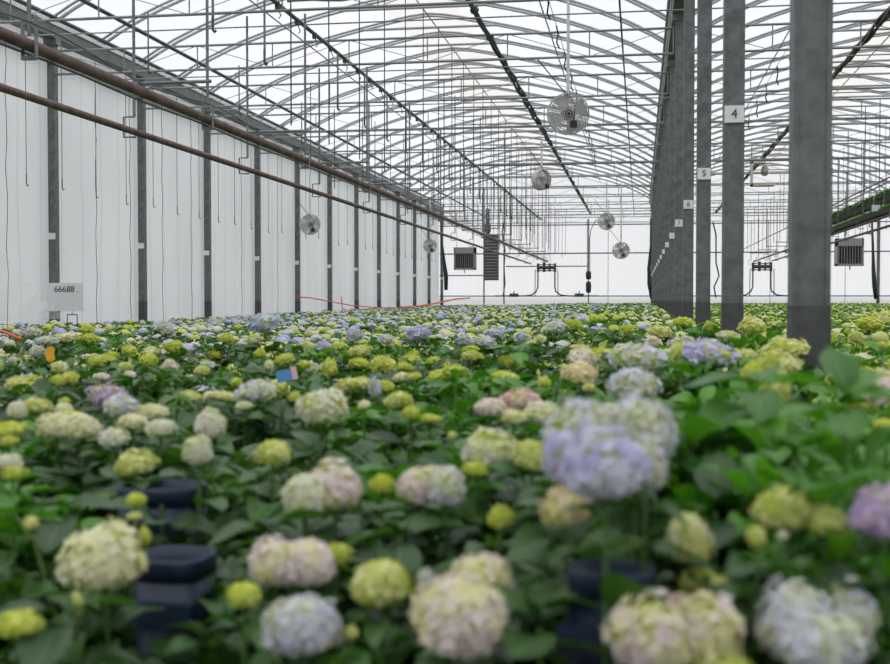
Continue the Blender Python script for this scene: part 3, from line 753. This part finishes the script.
FOL = {}; TIPS = {}
for lod, n in ((0, 6), (1, 8)):
    FOL[lod] = []; TIPS[lod] = []
    for i in range(n):
        a, tp = foliage(100 * lod + i, lod); FOL[lod].append((np_mesh('foliage', a, [LEAF]), np_mesh('foliage', a, [LEAF_Y]))); TIPS[lod].append(tp)
HEADS = {0: [np_mesh('flower_head', head_hi(i, 190, 5), [HM['cream'], HM['limec']], smooth=False) for i in range(6)],
         1: [np_mesh('flower_head', head_hi(50 + i, 90, 5, .20, .6), [HM['cream'], HM['limec']], smooth=False) for i in range(5)],
         2: [np_mesh('flower_head', head_hi(80 + i, 54, 4, .26, .7), [HM['cream'], HM['limec']], smooth=False) for i in range(4)]}
pb = MB(); pb.lathe([(0, .001), (.07, .001), (.09, .15), (.096, .15), (.096, .165), (.085, .165), (.08, .13), (0, .13)], 16)
POT = pb.build('pot', M['pot'], smooth=True); POTM = POT.data; bpy.data.objects.remove(POT)

def add_obj(name, me, parent, loc, scale=(1, 1, 1), rot=(0, 0, 0)):
    o = bpy.data.objects.new(name, me); COL.objects.link(o); o.parent = parent; o.location = loc; o.scale = scale; o.rotation_euler = rot; return o
def add_head(parent, loc, w, h, typ, lod, rng):
    o = add_obj('flower_head', rng.choice(HEADS[lod]), parent, loc, (w, w * rng.uniform(.9, 1.0), h), (rng.uniform(-.15, .15), rng.uniform(-.15, .15), rng.uniform(0, 6.28)))
    o.material_slots[0].link = 'OBJECT'; o.material_slots[0].material = HM[typ]; return o

# traced heads: x, y, w, h, type, drop below the lens
T_ = '''106 397 33 23 viol .27;123 408 34 22 lavw .27;16 384 22 14 limec .28;36 407 30 15 limec .28;18 412 20 18 white .28;64 410 20 12 cream .28
57 428 36 26 cream .29;82 429 38 26 cream .285;70 421 32 18 limec .285;8 430 35 14 lime .29;9 442 18 10 lime .30;9 463 28 15 white .32;13 474 22 15 lime .32
134 466 40 25 limec .33;113 439 30 18 white .30;153 413 30 16 cream .28;133 423 32 17 cream .285;161 429 28 17 white .29;210 427 32 28 white .28;199 453 28 30 white .29
215 396 22 10 cream .28;189 397 25 10 limec .28;170 367 15 13 pinkc .28;202 371 15 11 limec .28;148 361 17 14 lime .28;151 352 15 10 cream .27;125 368 14 11 limec .28
95 362 14 11 lime .28;69 379 20 14 lime .28;58 381 14 12 lime .28;60 368 17 11 cream .28;37 352 16 12 lavw .27;102 377 16 8 pinkc .28;173 347 19 12 lime .27
68 338 22 10 cream .27;31 333 18 11 lavw .27;87 330 17 8 lime .27;90 339 20 10 lime .27;46 341 22 9 lavw .27;166 329 22 13 lavw .26;130 375 12 8 pinkc .28;65 401 12 6 lime .28
265 324 25 19 blue .15;227 339 12 12 lime .26;254 341 18 11 cream .26;260 354 12 10 lime .27;284 360 18 12 lime .27;304 365 14 9 lime .28;269 366 10 11 cream .28
237 383 12 10 lime .28;258 392 36 22 lavw .26;226 397 22 10 cream .28;244 406 16 9 cream .29;295 398 13 11 lime .28;322 410 50 36 white .25;273 455 36 27 limec .31
354 336 16 14 lav .24;386 340 16 11 lavw .26;418 334 23 14 lav .24;360 352 20 13 limec .27;330 369 17 18 lime .27;360 364 20 11 lime .27;383 365 26 18 lime .27
348 386 24 15 limec .28;362 385 22 15 limec .28;375 389 14 20 lav .28;386 387 18 13 lime .28;400 402 30 18 limec .28;411 414 18 15 lime .28;364 405 15 8 cream .28;401 378 16 10 cream .28
413 377 14 8 lime .28;440 376 20 12 lime .28;409 360 22 9 lime .27;434 361 14 9 lime .27;404 368 16 10 lime .27;340 347 16 9 lime .26;324 347 14 12 lav .26;306 346 16 10 cream .26
305 500 46 44 white .32;335 490 54 46 pinkc .31;382 486 26 19 lime .33;420 488 40 40 pinkc .31;446 490 42 40 lavw .31;430 419 22 8 lime .29
487 453 52 36 white .28;477 470 26 13 lime .30;532 458 36 32 limec .28;490 409 35 18 pinkc .26;523 403 42 22 pink .25;513 418 25 14 cream .26;543 415 42 22 white .26
582 359 26 20 pinkc .22;600 356 30 14 limec .22;580 374 34 22 peach .22;589 388 14 8 limec .22;641 361 55 33 lavw .19;633 387 50 34 lavw .20;612 408 22 8 peach .22
584 443 78 72 lavw .205;636 440 76 70 lavw .205;606 472 92 66 lav .205;606 430 84 46 lavw .20;566 462 44 56 lav .21;645 470 46 50 lavw .21;660 432 34 34 pinkc .22;690 437 20 14 lav .22
473 357 22 11 limec .26;470 350 16 9 lime .26;495 334 18 10 blue .24;464 341 16 12 lav .25;484 342 22 11 lavw .25;556 328 20 13 lavw .22;574 325 16 11 lime .21;597 319 16 8 lime .2
510 362 22 12 lime .25;500 376 20 10 lime .26;511 378 16 10 limec .26;455 372 26 14 lime .26;544 383 15 12 lime .25;522 338 12 12 blue .23;627 330 14 11 lime .2;659 333 22 14 limec .2;540 339 12 8 cream .22;452 436 9 8 limec .28
680 353 22 20 limec .18;707 355 50 26 lav .17;738 356 14 12 limec .18;752 327 26 18 limec .15;729 336 22 9 white .17;788 349 42 18 limec .17;776 366 42 26 limec .175;752 375 24 24 lime .18;775 395 27 46 limec .19
683 323 22 11 lime .18;711 327 14 9 lime .18;857 338 16 12 limec .2;870 325 28 14 lime .2;885 319 20 14 limec .19;832 338 9 12 lime .2;882 346 14 8 lime .2;882 392 42 34 pinkc .2;886 426 24 14 lime .22
107 563 80 64 cream .39;78 606 11 26 limec .42;136 501 22 14 lime .35;134 517 16 8 limec .36;146 537 12 18 lime .38;31 524 16 14 limec .37;17 624 46 24 lime .43
275 566 56 46 pinkc .385;308 566 56 50 pinkc .385;336 556 26 24 lime .38;244 596 38 24 lime .41;303 630 80 64 lavw .42;382 586 60 48 limec .39;351 634 14 14 limec .43;427 580 16 18 lavw .38
482 585 70 56 pinkc .37;462 622 100 84 pinkc .39;500 520 26 22 lime .33;567 510 52 40 peach .27;633 544 16 12 lime .34;655 642 84 74 pinkc .385;704 638 80 72 pinkc .385;680 620 62 44 pink .38;720 668 56 26 limec .41
689 542 44 52 cream .31;703 582 46 20 limec .36;783 512 66 40 limec .27;825 524 36 30 limec .28;757 538 18 24 limec .28;880 518 60 54 viol .26;775 592 22 12 pinkc .35;796 630 88 76 lavw .375;846 616 66 58 lavw .37;822 646 84 62 lavw .38;783 536 11 9 white .28'''
heads = []
for it in T_.replace('\n', ';').split(';'):
    q = it.split()
    x, y, w, h = map(float, q[:4]); p = at_h(x, y, float(q[5])); dpt = depth(p)
    heads.append(dict(p=p, w=w * dpt / F, h=h * dpt / F, t=q[4], px=x, py=y))
# group the heads that grow from one plant
clusters = []
for hd in heads:
    best = None
    for c in clusters:
        cen = sum((q['p'] for q in c), Vector()) / len(c)
        d = (cen.xy - hd['p'].xy).length
        if d < .19 and len(c) < 5 and (best is None or d < best[0]): best = (d, c)
    if best: best[1].append(hd)
    else: clusters.append([hd])
CN = {'lime': 'lime green', 'limec': 'pale yellow green', 'cream': 'cream', 'white': 'creamy white', 'pinkc': 'pinkish cream', 'pink': 'rose pink', 'peach': 'peach tinted', 'lavw': 'whitish lavender', 'lav': 'lavender', 'blue': 'blue', 'viol': 'violet'}
NUM = ['no', 'one', 'two', 'three', 'four', 'five', 'six']
def posts_clear(x, y, r=.16):
    for px_ in (XR,):
        for py_ in POSTY:
            if abs(x - px_) < r + .02 and abs(y - py_) < r: return False
    for bx, by, br in BINS:
        if (x - bx) ** 2 + (y - by) ** 2 < (br + .07) ** 2: return False
    return True
def whorl(seed):
    rw = random.Random(seed); A = NP(); v, f = tube_np((0, 0, -.34), (0, 0, .0), .004, 6); A.add(v, f, None, .7)
    for k, z in enumerate((-.035, -.085, -.15, -.22)):
        for q in range(3 if k == 0 else 2):
            L = (.07, .10, .12, .13)[k] * rw.uniform(.85, 1.15)
            v, uv, f = leaf_np(rw, L, L * rw.uniform(.6, .7), 4, 8, rw.uniform(.15, .5), rw.uniform(.1, .4))
            yaw = k * math.pi / 2 + q * (math.pi if k else 2.09) + rw.uniform(-.3, .3)
            A.add((v + np.array((.015, 0, 0))) @ rotm(yaw, rw.uniform(0, .6), rw.uniform(-.3, .3)).T + np.array((0, 0, z)), f, uv, min(1, max(0, rw.gauss(.4, .2))))
    a = A.arrays(); return np_mesh('leafy_stem', a, [LEAF]), np_mesh('leafy_stem', a, [LEAF_Y])
WHORL = [whorl(900 + i) for i in range(7)]
rng = random.Random(7)
plants = []; used = {}
def place_word(px, py):
    col = ('far left', 'left side', 'left of middle', 'before lavender cluster', 'beside lavender cluster', 'below central posts', 'below widest post', 'far right')[min(7, int(max(0, px) / 112))]
    row = 'front row' if py > 545 else 'second row' if py > 470 else 'third row' if py > 420 else 'fourth row' if py > 395 else 'fifth row' if py > 375 else 'sixth row' if py > 358 else 'seventh row' if py > 343 else 'eighth row'
    return col, row
SN = dict(CN, limec='yellowish', lavw='pale lavender', pinkc='pinkish', peach='peach', white='creamy', lime='lime')
def describe(c):
    cnt = {}
    for q in sorted(c, key=lambda q: -q['w']): cnt[q['t']] = cnt.get(q['t'], 0) + 1
    parts = ['%s %s' % (NUM[v], SN[k]) for k, v in list(cnt.items())[:2]]
    cx = sum(q['px'] for q in c) / len(c); cy = sum(q['py'] for q in c) / len(c)
    col, row = place_word(cx, cy)
    return 'hydrangea with %s head%s, %s, %s' % (' and '.join(parts), 's' if len(c) > 1 else '', row, col), cx, cy
lab_seen = {}
for c in clusters:
    cen = sum((q['p'] for q in c), Vector()) / len(c)
    bx, by = cen.x, cen.y + .03
    if not posts_clear(bx, by, .2): by -= .0
    lab, cx, cy = describe(c)
    lab_seen.setdefault(lab, []).append((c, bx, by, cx, cy))
def traced_plant(c, bx, by, lab, grp=None):
    cen = sum((q['p'] for q in c), Vector()) / len(c); D = by
    lod = 0 if D < 2.7 else 1
    t = empty('hydrangea', (bx, by, 0), lab, 'hydrangea', grp)
    ztop = min(q['p'].z - q['h'] * .45 for q in c) - .01
    vi = rng.randrange(len(FOL[lod])); ye = bx > .15 + .0 * D and D > 1.9 or rng.random() < .2
    sxy = rng.uniform(.85, 1.0)
    small = 485 < c[0]['py'] < 545 and 120 < c[0]['px'] < 160
    if small: sxy = .35
    if D < 3: ztop -= .05 if D > 1.75 else .09
    add_obj('foliage', FOL[lod][vi][1 if ye else 0], t, (0, 0, .12), (sxy, sxy, (ztop - .12) / HFOL), (0, 0, rng.uniform(0, 6.28)))
    if D < 6: add_obj('pot', POTM, t, (0, 0, 0))
    for q in c:
        lo = Vector((q['p'].x - bx, q['p'].y - by, q['p'].z))
        hl = 0 if D < 3 else 1 if D < 6 else 2
        add_head(t, lo - Vector((0, 0, q['h'] * .04)), q['w'] * 1.05, q['h'] * 1.16, q['t'], hl, rng)
        zb = q['p'].z - q['h'] * .25
        if small: b = MB(); b.tube(((lo.x*.2, lo.y*.2, .12), (lo.x, lo.y, zb)), .0035, 5); b.build('stem', M['stem'], t); continue
        add_obj('leafy_stem', rng.choice(WHORL)[1 if ye else 0], t, (lo.x, lo.y, zb), (1, 1, 1) if D > 1.75 else (.75, .75, 1), (0, 0, rng.uniform(0, 6.28)))
    plants.append((bx, by))
RANKW = {2: ['nearer', 'farther'], 3: ['nearest', 'middle', 'farthest']}
for lab, L in lab_seen.items():
    if len(L) == 1: traced_plant(*L[0][:3], lab)
    else:
        L.sort(key=lambda q: -q[4])
        for i, q in enumerate(L):
            s = RANKW[len(L)][i] if len(L) in RANKW else ORD[i]
            traced_plant(q[0], q[1], q[2], lab + (', %s one' % s))
n_traced = len(clusters)

# hero leaves: belong to their plants (large single leaves that stand out) -> leafy shoots
def shoot(px, py, h, leaves, lab, ye):
    p = at_h(px, py, h); t = empty('hydrangea', (p.x, p.y, 0), lab, 'hydrangea')
    A = NP(); rg = random.Random(int(px * 3 + py))
    v, f = tube_np((0, 0, .1), (0, 0, p.z - .01), .004, 6); A.add(v, f, None, .6)
    for (yaw, pit, L, dz) in leaves:
        v, uv, f = leaf_np(rg, L, L * .66, 6, 12, rg.uniform(.12, .35), rg.uniform(.08, .25))
        v = (v + np.array((.01, 0, 0))) @ rotm(R(yaw), R(pit), rg.uniform(-.2, .2)).T + np.array((0, 0, p.z + dz)); A.add(v, f, uv, rg.uniform(.15, .6))
    me = np_mesh('foliage', A.arrays(), [LEAF_Y if ye else LEAF])
    add_obj('foliage', me, t, (0, 0, 0)); add_obj('foliage', rng.choice(FOL[0])[1 if ye else 0], t, (0, 0, .10), (.75, .75, (p.z - .20) / HFOL)); add_obj('pot', POTM, t, (0, 0, 0))
    plants.append((p.x, p.y))
shoot(760, 385, .14, [(-5, 12, .12, 0), (172, 14, .12, .0), (80, 20, .10, 0), (-95, -8, .10, -.01), (30, 5, .13, -.04), (215, 0, .13, -.04)], 'leafy hydrangea with broad bright green leaves below the widest post', True)
shoot(846, 396, .13, [(100, 55, .085, 0), (45, 35, .09, 0), (-20, 5, .10, 0), (200, 5, .10, -.02), (-95, -8, .08, -.02)], 'leafy hydrangea with an upright broad bright leaf right of the widest post', True)
shoot(715, 420, .20, [(0, 5, .13, 0), (180, 20, .12, .0), (-90, -15, .12, 0), (90, 20, .10, 0), (-40, -10, .12, -.03), (130, 0, .12, -.03)], 'leafy hydrangea with broad leaves right of the big lavender cluster', True)
shoot(775, 440, .22, [(-60, 0, .13, 0), (160, 5, .14, .0), (40, 10, .12, 0), (250, -10, .12, -.02)], 'leafy hydrangea with drooping leaves in front of the yellow green head cluster', True)
shoot(630, 375, .20, [(185, 60, .075, 0), (0, 10, .08, -.01), (90, 20, .08, 0)], 'leafy shoot standing between peach tinted and whitish lavender heads', True)
shoot(540, 620, .39, [(60, 35, .12, 0), (-100, 10, .10, -.02), (170, 20, .10, 0), (-20, 10, .10, -.03)], 'hydrangea shoot with one upright broad leaf right of the front pinkish cream head', False)
shoot(400, 530, .36, [(200, -8, .11, 0), (20, 10, .12, .0), (100, 10, .1, 0), (-80, -20, .11, -.02)], 'hydrangea shoot with sage green leaves behind the front cream heads', False)
shoot(268, 530, .36, [(10, 25, .11, 0), (200, 5, .09, .0), (100, 10, .1, 0), (-80, -20, .11, -.02)], 'hydrangea shoot with a long leaf right of the navy bins', False)
shoot(66, 505, .35, [(-10, 8, .10, 0), (170, -5, .12, .0), (100, 10, .1, 0), (-80, -10, .11, -.02)], 'hydrangea shoot with greyish leaves left of the navy bins', False)
shoot(60, 610, .42, [(40, 8, .11, 0), (200, -5, .12, .0), (100, 10, .1, 0), (-80, -10, .11, -.02)], 'hydrangea shoot with dark leaves under the front cream head', False)
shoot(715, 505, .30, [(85, 55, .10, 0), (-95, 10, .1, -.03), (200, -5, .1, 0)], 'leafy shoot with one upright leaf behind the narrow cream head', False)
shoot(800, 575, .33, [(100, 15, .10, 0), (-95, -20, .12, 0), (200, -5, .1, -.02), (0, 0, .11, -.01)], 'leafy shoot under the pale yellow green heads near the violet head', False)
shoot(455, 380, .25, [(-60, 40, .085, 0), (120, 30, .08, 0), (20, 10, .09, -.01), (220, 10, .08, -.02)], 'leafy shoot with an upright leaf in front of the lime heads', True)
shoot(515, 350, .20, [(10, 15, .12, 0), (180, 10, .11, 0), (90, 15, .1, 0), (-70, -10, .12, -.01)], 'leafy shoot with a broad bright leaf left of the peach tinted heads', True)

# ------------------------------------------------------------ fill plants
def drop(x, y):
    if y < 2.0: h = .47
    elif y < 2.8: h = .41
    elif y < 15: h = .33
    elif y < 50: h = .33 - .15 * (y - 15) / 35
    else: h = .18
    if x < -3 and y > 15: h += .10 * min(1, (-3 - x) / 3)
    t = x / max(y, .1)
    if t > -.03 and y < 16 and x < XR + .3: h -= .09
    if x > XR: h = min(h, .26 if y > 3 else h)
    return h
def pick(x, y, rg):
    r = rg.random()
    if x > XR: tbl = (('lime', .5), ('limec', .3), ('cream', .17), ('white', .03))
    elif y < 8: tbl = (('lime', .42), ('limec', .25), ('cream', .15), ('white', .08), ('lavw', .08), ('pinkc', .02))
    elif x > -1.2: tbl = (('lime', .35), ('limec', .3), ('cream', .15), ('lavw', .15), ('lav', .05))
    elif y < 18: tbl = (('lime', .24), ('limec', .20), ('cream', .11), ('white', .10), ('lavw', .24), ('lav', .04), ('blue', .07))
    else: tbl = (('lime', .17), ('limec', .15), ('cream', .09), ('white', .09), ('lavw', .30), ('lav', .08), ('blue', .12))
    for k, w in tbl:
        r -= w
        if r <= 0: return k
    return tbl[0][0]
rg = random.Random(21)
def inview(x, y, m=.0):
    t = x / y; a = math.atan(t) + YAW; s = math.tan(a) * F + 445
    return -20 - m < s < 910 + m
cand = []
y = 1.25
row = 0
while y < 58.3:
    sp = .31 if y < 12 else .36 if y < 25 else .44
    x = XL + .6 + (row % 2) * sp / 2
    lim = min(20.8, .21 * y + 1.6)
    while x < lim:
        xx, yy = x + rg.uniform(-.07, .07), y + rg.uniform(-.07, .07)
        x += sp
        if xx < -(.60 * yy + 1.6): continue
        if not posts_clear(xx, yy): continue
        s_ = math.tan(math.atan(xx / yy) + YAW) * F + 445
        if (95 < s_ < 262 and yy < 2.8) or (545 < s_ < 670 and yy < 2.0): continue
        if yy < 2.8 and rg.random() < .32: continue
        if yy < 12 and any((xx - a) ** 2 + (yy - b_) ** 2 < .2 ** 2 for a, b_ in plants): continue
        cand.append((xx, yy))
    y += sp * .88; row += 1
near = sorted([c for c in cand if inview(*c, 25 if c[1] > 3 else 120)], key=lambda c: c[1])
N_IND = 300 - len(plants)
ind = near[:max(0, N_IND)]; inds = set(ind)
rest = [c for c in cand if c not in inds]
def zone(x, y, s):
    if x > XR: return 'beyond the central row of posts'
    if s > 560: return 'close to the central row of posts'
    if s > 300: return 'in the middle of the main bay'
    return 'on the side wall side of the main bay'
for (x, y) in ind:
    h = drop(x, y); top = CAMZ - h - rg.uniform(.05, .09)
    s = math.tan(math.atan(x / y) + YAW) * F + 445
    lod = 0 if y < 2.5 else 1
    py = 300 + F * h / y
    nh = 0
    if py < 343: nh = rg.choice((3, 4, 5, 4))
    elif py < 365: nh = rg.choice((1, 2, 3, 3))
    elif py < 400: nh = rg.choice((0, 1, 1, 2))
    if s < 0 or s > 890: nh = max(nh, rg.choice((1, 2, 3)))
    if x > XR: nh = rg.choice((3, 4, 5))
    typ = pick(x, y, rg)
    if nh: lab = 'hydrangea with small %s heads %s' % (CN[typ], zone(x, y, s))
    else: lab = 'leafy hydrangea without open heads %s' % zone(x, y, s)
    grp = lab.replace('hydrangea', 'hydrangeas', 1)
    t = empty('hydrangea', (x, y, 0), lab, 'hydrangea', grp)
    vi = rg.randrange(len(FOL[lod])); ye = rg.random() < (.75 if x > -.1 else .25); rz = rg.uniform(0, 6.28); sz = (top - .10) / HFOL
    add_obj('foliage', FOL[lod][vi][1 if ye else 0], t, (0, 0, .10), (1.0, 1.0, sz), (0, 0, rz))
    if y < 5: add_obj('pot', POTM, t, (0, 0, 0))
    tips = list(TIPS[lod][vi]); rg.shuffle(tips)
    for tp in tips[:nh]:
        tt = typ if rg.random() < .8 else pick(x, y, rg)
        d = rg.uniform(.08, .12) * (1.1 if tt in ('lav', 'lavw', 'blue') else .95)
        px_ = tp[0]*math.cos(rz) - tp[1]*math.sin(rz); py_ = tp[0]*math.sin(rz) + tp[1]*math.cos(rz)
        add_head(t, (px_, py_, .10 + tp[2]*sz + d*.35 + rg.uniform(0, .03)), d, d * rg.uniform(.65, .85), tt, 1 if y < 5 else 2, rg)

# the remaining plants: one mass
FL = {l: [foliage(500 + l*10 + i, l) for i in range(6)] for l in (1, 2, 3)}
HL = {2: [head_lo(i, 2) for i in range(5)], 3: [head_lo(10 + i, 3) for i in range(5)]}
FV = []; FF = []; FR = []; FM = []; FT = []; off = 0
def push(V, Fc, Rn, mi, tint):
    global off
    FV.append(V); FF.append(Fc + off); off += len(V); FR.append(Rn); FM.append(np.full(len(Fc), mi, dtype=np.int32)); FT.append(tint)
for (x, y) in rest:
    lod = 1 if y < 10 else 2 if y < 22 else 3
    h = drop(x, y); top = CAMZ - h - rg.uniform(.0, .08); sz = (top - .10) / HFOL
    (V, Fc, UV, Rn, Mi), tips = rg.choice(FL[lod]); rz = rg.uniform(0, 6.28); c, s_ = math.cos(rz), math.sin(rz)
    sx = 1.0 if y < 12 else 1.15 if y < 25 else 1.4
    Rm = np.array(((c*sx, -s_*sx, 0), (s_*sx, c*sx, 0), (0, 0, sz)))
    ye = .25 if (x > -.1 or rg.random() < .25) else 0
    push(V @ Rm.T + np.array((x, y, .10)), Fc, Rn + rg.uniform(-.05, .15) + ye, 0, np.tile((.1, .3, .05, 1), (len(V), 1)))
    typ = pick(x, y, rg); nh = rg.choice((2, 3, 4, 4)); hl = 2 if lod < 3 else 3
    if lod == 3: nh = rg.choice((3, 4, 4))
    tips = list(tips); rg.shuffle(tips)
    for tp in tips[:nh]:
        tt = typ if rg.random() < .7 else pick(x, y, rg)
        d = rg.uniform(.08, .125) * (1.12 if tt in ('lav', 'lavw', 'blue') else 1) * (1.1 if lod == 3 else 1)
        hV, hF, _, hR, _ = rg.choice(HL[hl]); q = Rm @ np.array(tp)
        a_, b_, c_ = (np.array(k_) for k_ in TYPES[tt])
        base = a_ if rg.random() < .5 else (a_ + b_) / 2
        col = base + (b_ - base) * hR[:, None]
        if rg.random() < .3: col = col * .5 + c_ * .5
        push(hV * np.array((d, d, d * .78)) + np.array((x + q[0], y + q[1], .10 + q[2] + d*.08 + rg.uniform(-.025, .03))), hF, hR, 1, np.concatenate((col, np.ones((len(col), 1))), 1))
V = np.concatenate(FV); arr = (V, np.concatenate(FF), np.full((len(V), 2), .5), np.concatenate(FR), np.concatenate(FM))
me = np_mesh('hydrangea_field', arr, [LEAF_LO, attrmat('far_petals')], tint=np.concatenate(FT))
o = bpy.data.objects.new('hydrangea_field', me); COL.objects.link(o)
tag(o, 'dense mass of small distant hydrangeas filling both bays to the end wall', 'hydrangeas', kind='stuff')
print('PLANTS traced', n_traced, 'ind', len(ind), 'maxy', ind[-1][1] if ind else 0, 'rest', len(rest), 'faces', len(arr[1]))

# ------------------------------------------------------------ planted troughs in second bay
def trough(x, z, y0, y1, fh, fr, lab, fm):
    t = empty('planted_trough', (x, y0, z), lab, 'trough'); L = y1 - y0
    b = MB(); b.add([(-.09, 0, 0), (.09, 0, 0), (.12, 0, .11), (-.12, 0, .11), (-.09, L, 0), (.09, L, 0), (.12, L, .11), (-.12, L, .11)], [(0, 4, 5, 1), (1, 5, 6, 2), (3, 7, 4, 0), (0, 1, 2, 3), (4, 7, 6, 5), (2, 6, 7, 3)]); b.build('trough_body', M['black'], t)
    rg2 = random.Random(int(x * 10 + z * 7)); A = NP()
    for i in range(int(L * 60)):
        yy = rg2.uniform(0, L)
        for q in range(5):
            Lf = rg2.uniform(.06, .10) * fr; v, uv, f = leaf_np(rg2, Lf, Lf * .6, 2, 2, .3, .3, False)
            v = v @ rotm(rg2.uniform(0, 6.28), rg2.uniform(-.6, 1.3)).T + np.array((rg2.uniform(-.1, .1), yy, .10 + rg2.uniform(0, fh))); A.add(v, f, uv, rg2.uniform(.0, .8))
    o_ = add_obj('foliage', np_mesh('foliage', A.arrays(), [fm]), t, (0, 0, 0)); o_['kind'] = 'stuff'
    yy = .5
    while yy < L: b = MB(); b.tube(((0, yy, .1), (0, yy, CAMZ + 4.1 - z)), .006, 4); b.build('hanging_wire', M['galv'], t); yy += 1.825
trough(5.36, CAMZ + 1.90, 19.5, 38, .05, .8, 'lower long dark trough of short green plants hung over the brown pipe', LEAF_Y)
trough(5.5, CAMZ + 2.20, 19.5, 38, .14, 1.2, 'upper long dark trough with taller bushy green plants', LEAF)
p = at(883, 207, 30)
for dx in (-5, 5):
    q = at(881 + dx, 208, 27.5); b = MB(); b.box((-.09, 0, -.07), (.09, .01, .07)); b.tube(((-.05, .005, .07), (-.05, .005, .35)), .003, 4)
    tag(b.build('crop_card', M['card'], loc=q), 'small white card hanging between the two green troughs, %s one' % ('inner' if dx < 0 else 'outer'), 'card')

# ------------------------------------------------------------ world and camera
w = bpy.data.worlds.new('overcast'); sc.world = w; w.use_nodes = True; nt = w.node_tree; nt.nodes.clear()
out = nt.nodes.new('ShaderNodeOutputWorld'); bg = nt.nodes.new('ShaderNodeBackground')
tc = nt.nodes.new('ShaderNodeTexCoord'); sp = nt.nodes.new('ShaderNodeSeparateXYZ'); nt.links.new(tc.outputs['Generated'], sp.inputs[0])
cr = nt.nodes.new('ShaderNodeValToRGB'); nt.links.new(sp.outputs[2], cr.inputs[0])
e = cr.color_ramp.elements
e[0].position = 0; e[0].color = (.5, .5, .49, 1)
e[1].position = 1; e[1].color = (2.5, 2.53, 2.6, 1)
for pos, c in ((.001, (.88, .885, .90)), (.25, (.84, .85, .89)), (.5, (1.5, 1.52, 1.58))):
    q = e.new(pos); q.color = (*c, 1)
nt.links.new(cr.outputs[0], bg.inputs[0]); bg.inputs[1].default_value = 1.0; nt.links.new(bg.outputs[0], out.inputs[0])

cam = bpy.data.cameras.new('camera'); co = bpy.data.objects.new('camera', cam); COL.objects.link(co)
co.location = CAM; co.rotation_euler = (R(90) - PITCH, 0, YAW)
cam.sensor_width = 36; cam.lens = F / 890 * 36; cam.clip_end = 200
cam.dof.use_dof = True; cam.dof.focus_distance = 14; cam.dof.aperture_fstop = 4.0
sc.camera = co
sc.view_settings.view_transform = 'Standard'; sc.view_settings.look = 'None'; sc.view_settings.gamma = 1; sc.view_settings.exposure = 0
sc.cycles.use_denoising = True
sc.cycles.max_bounces = 8; sc.cycles.diffuse_bounces = 4; sc.cycles.transparent_max_bounces = 24
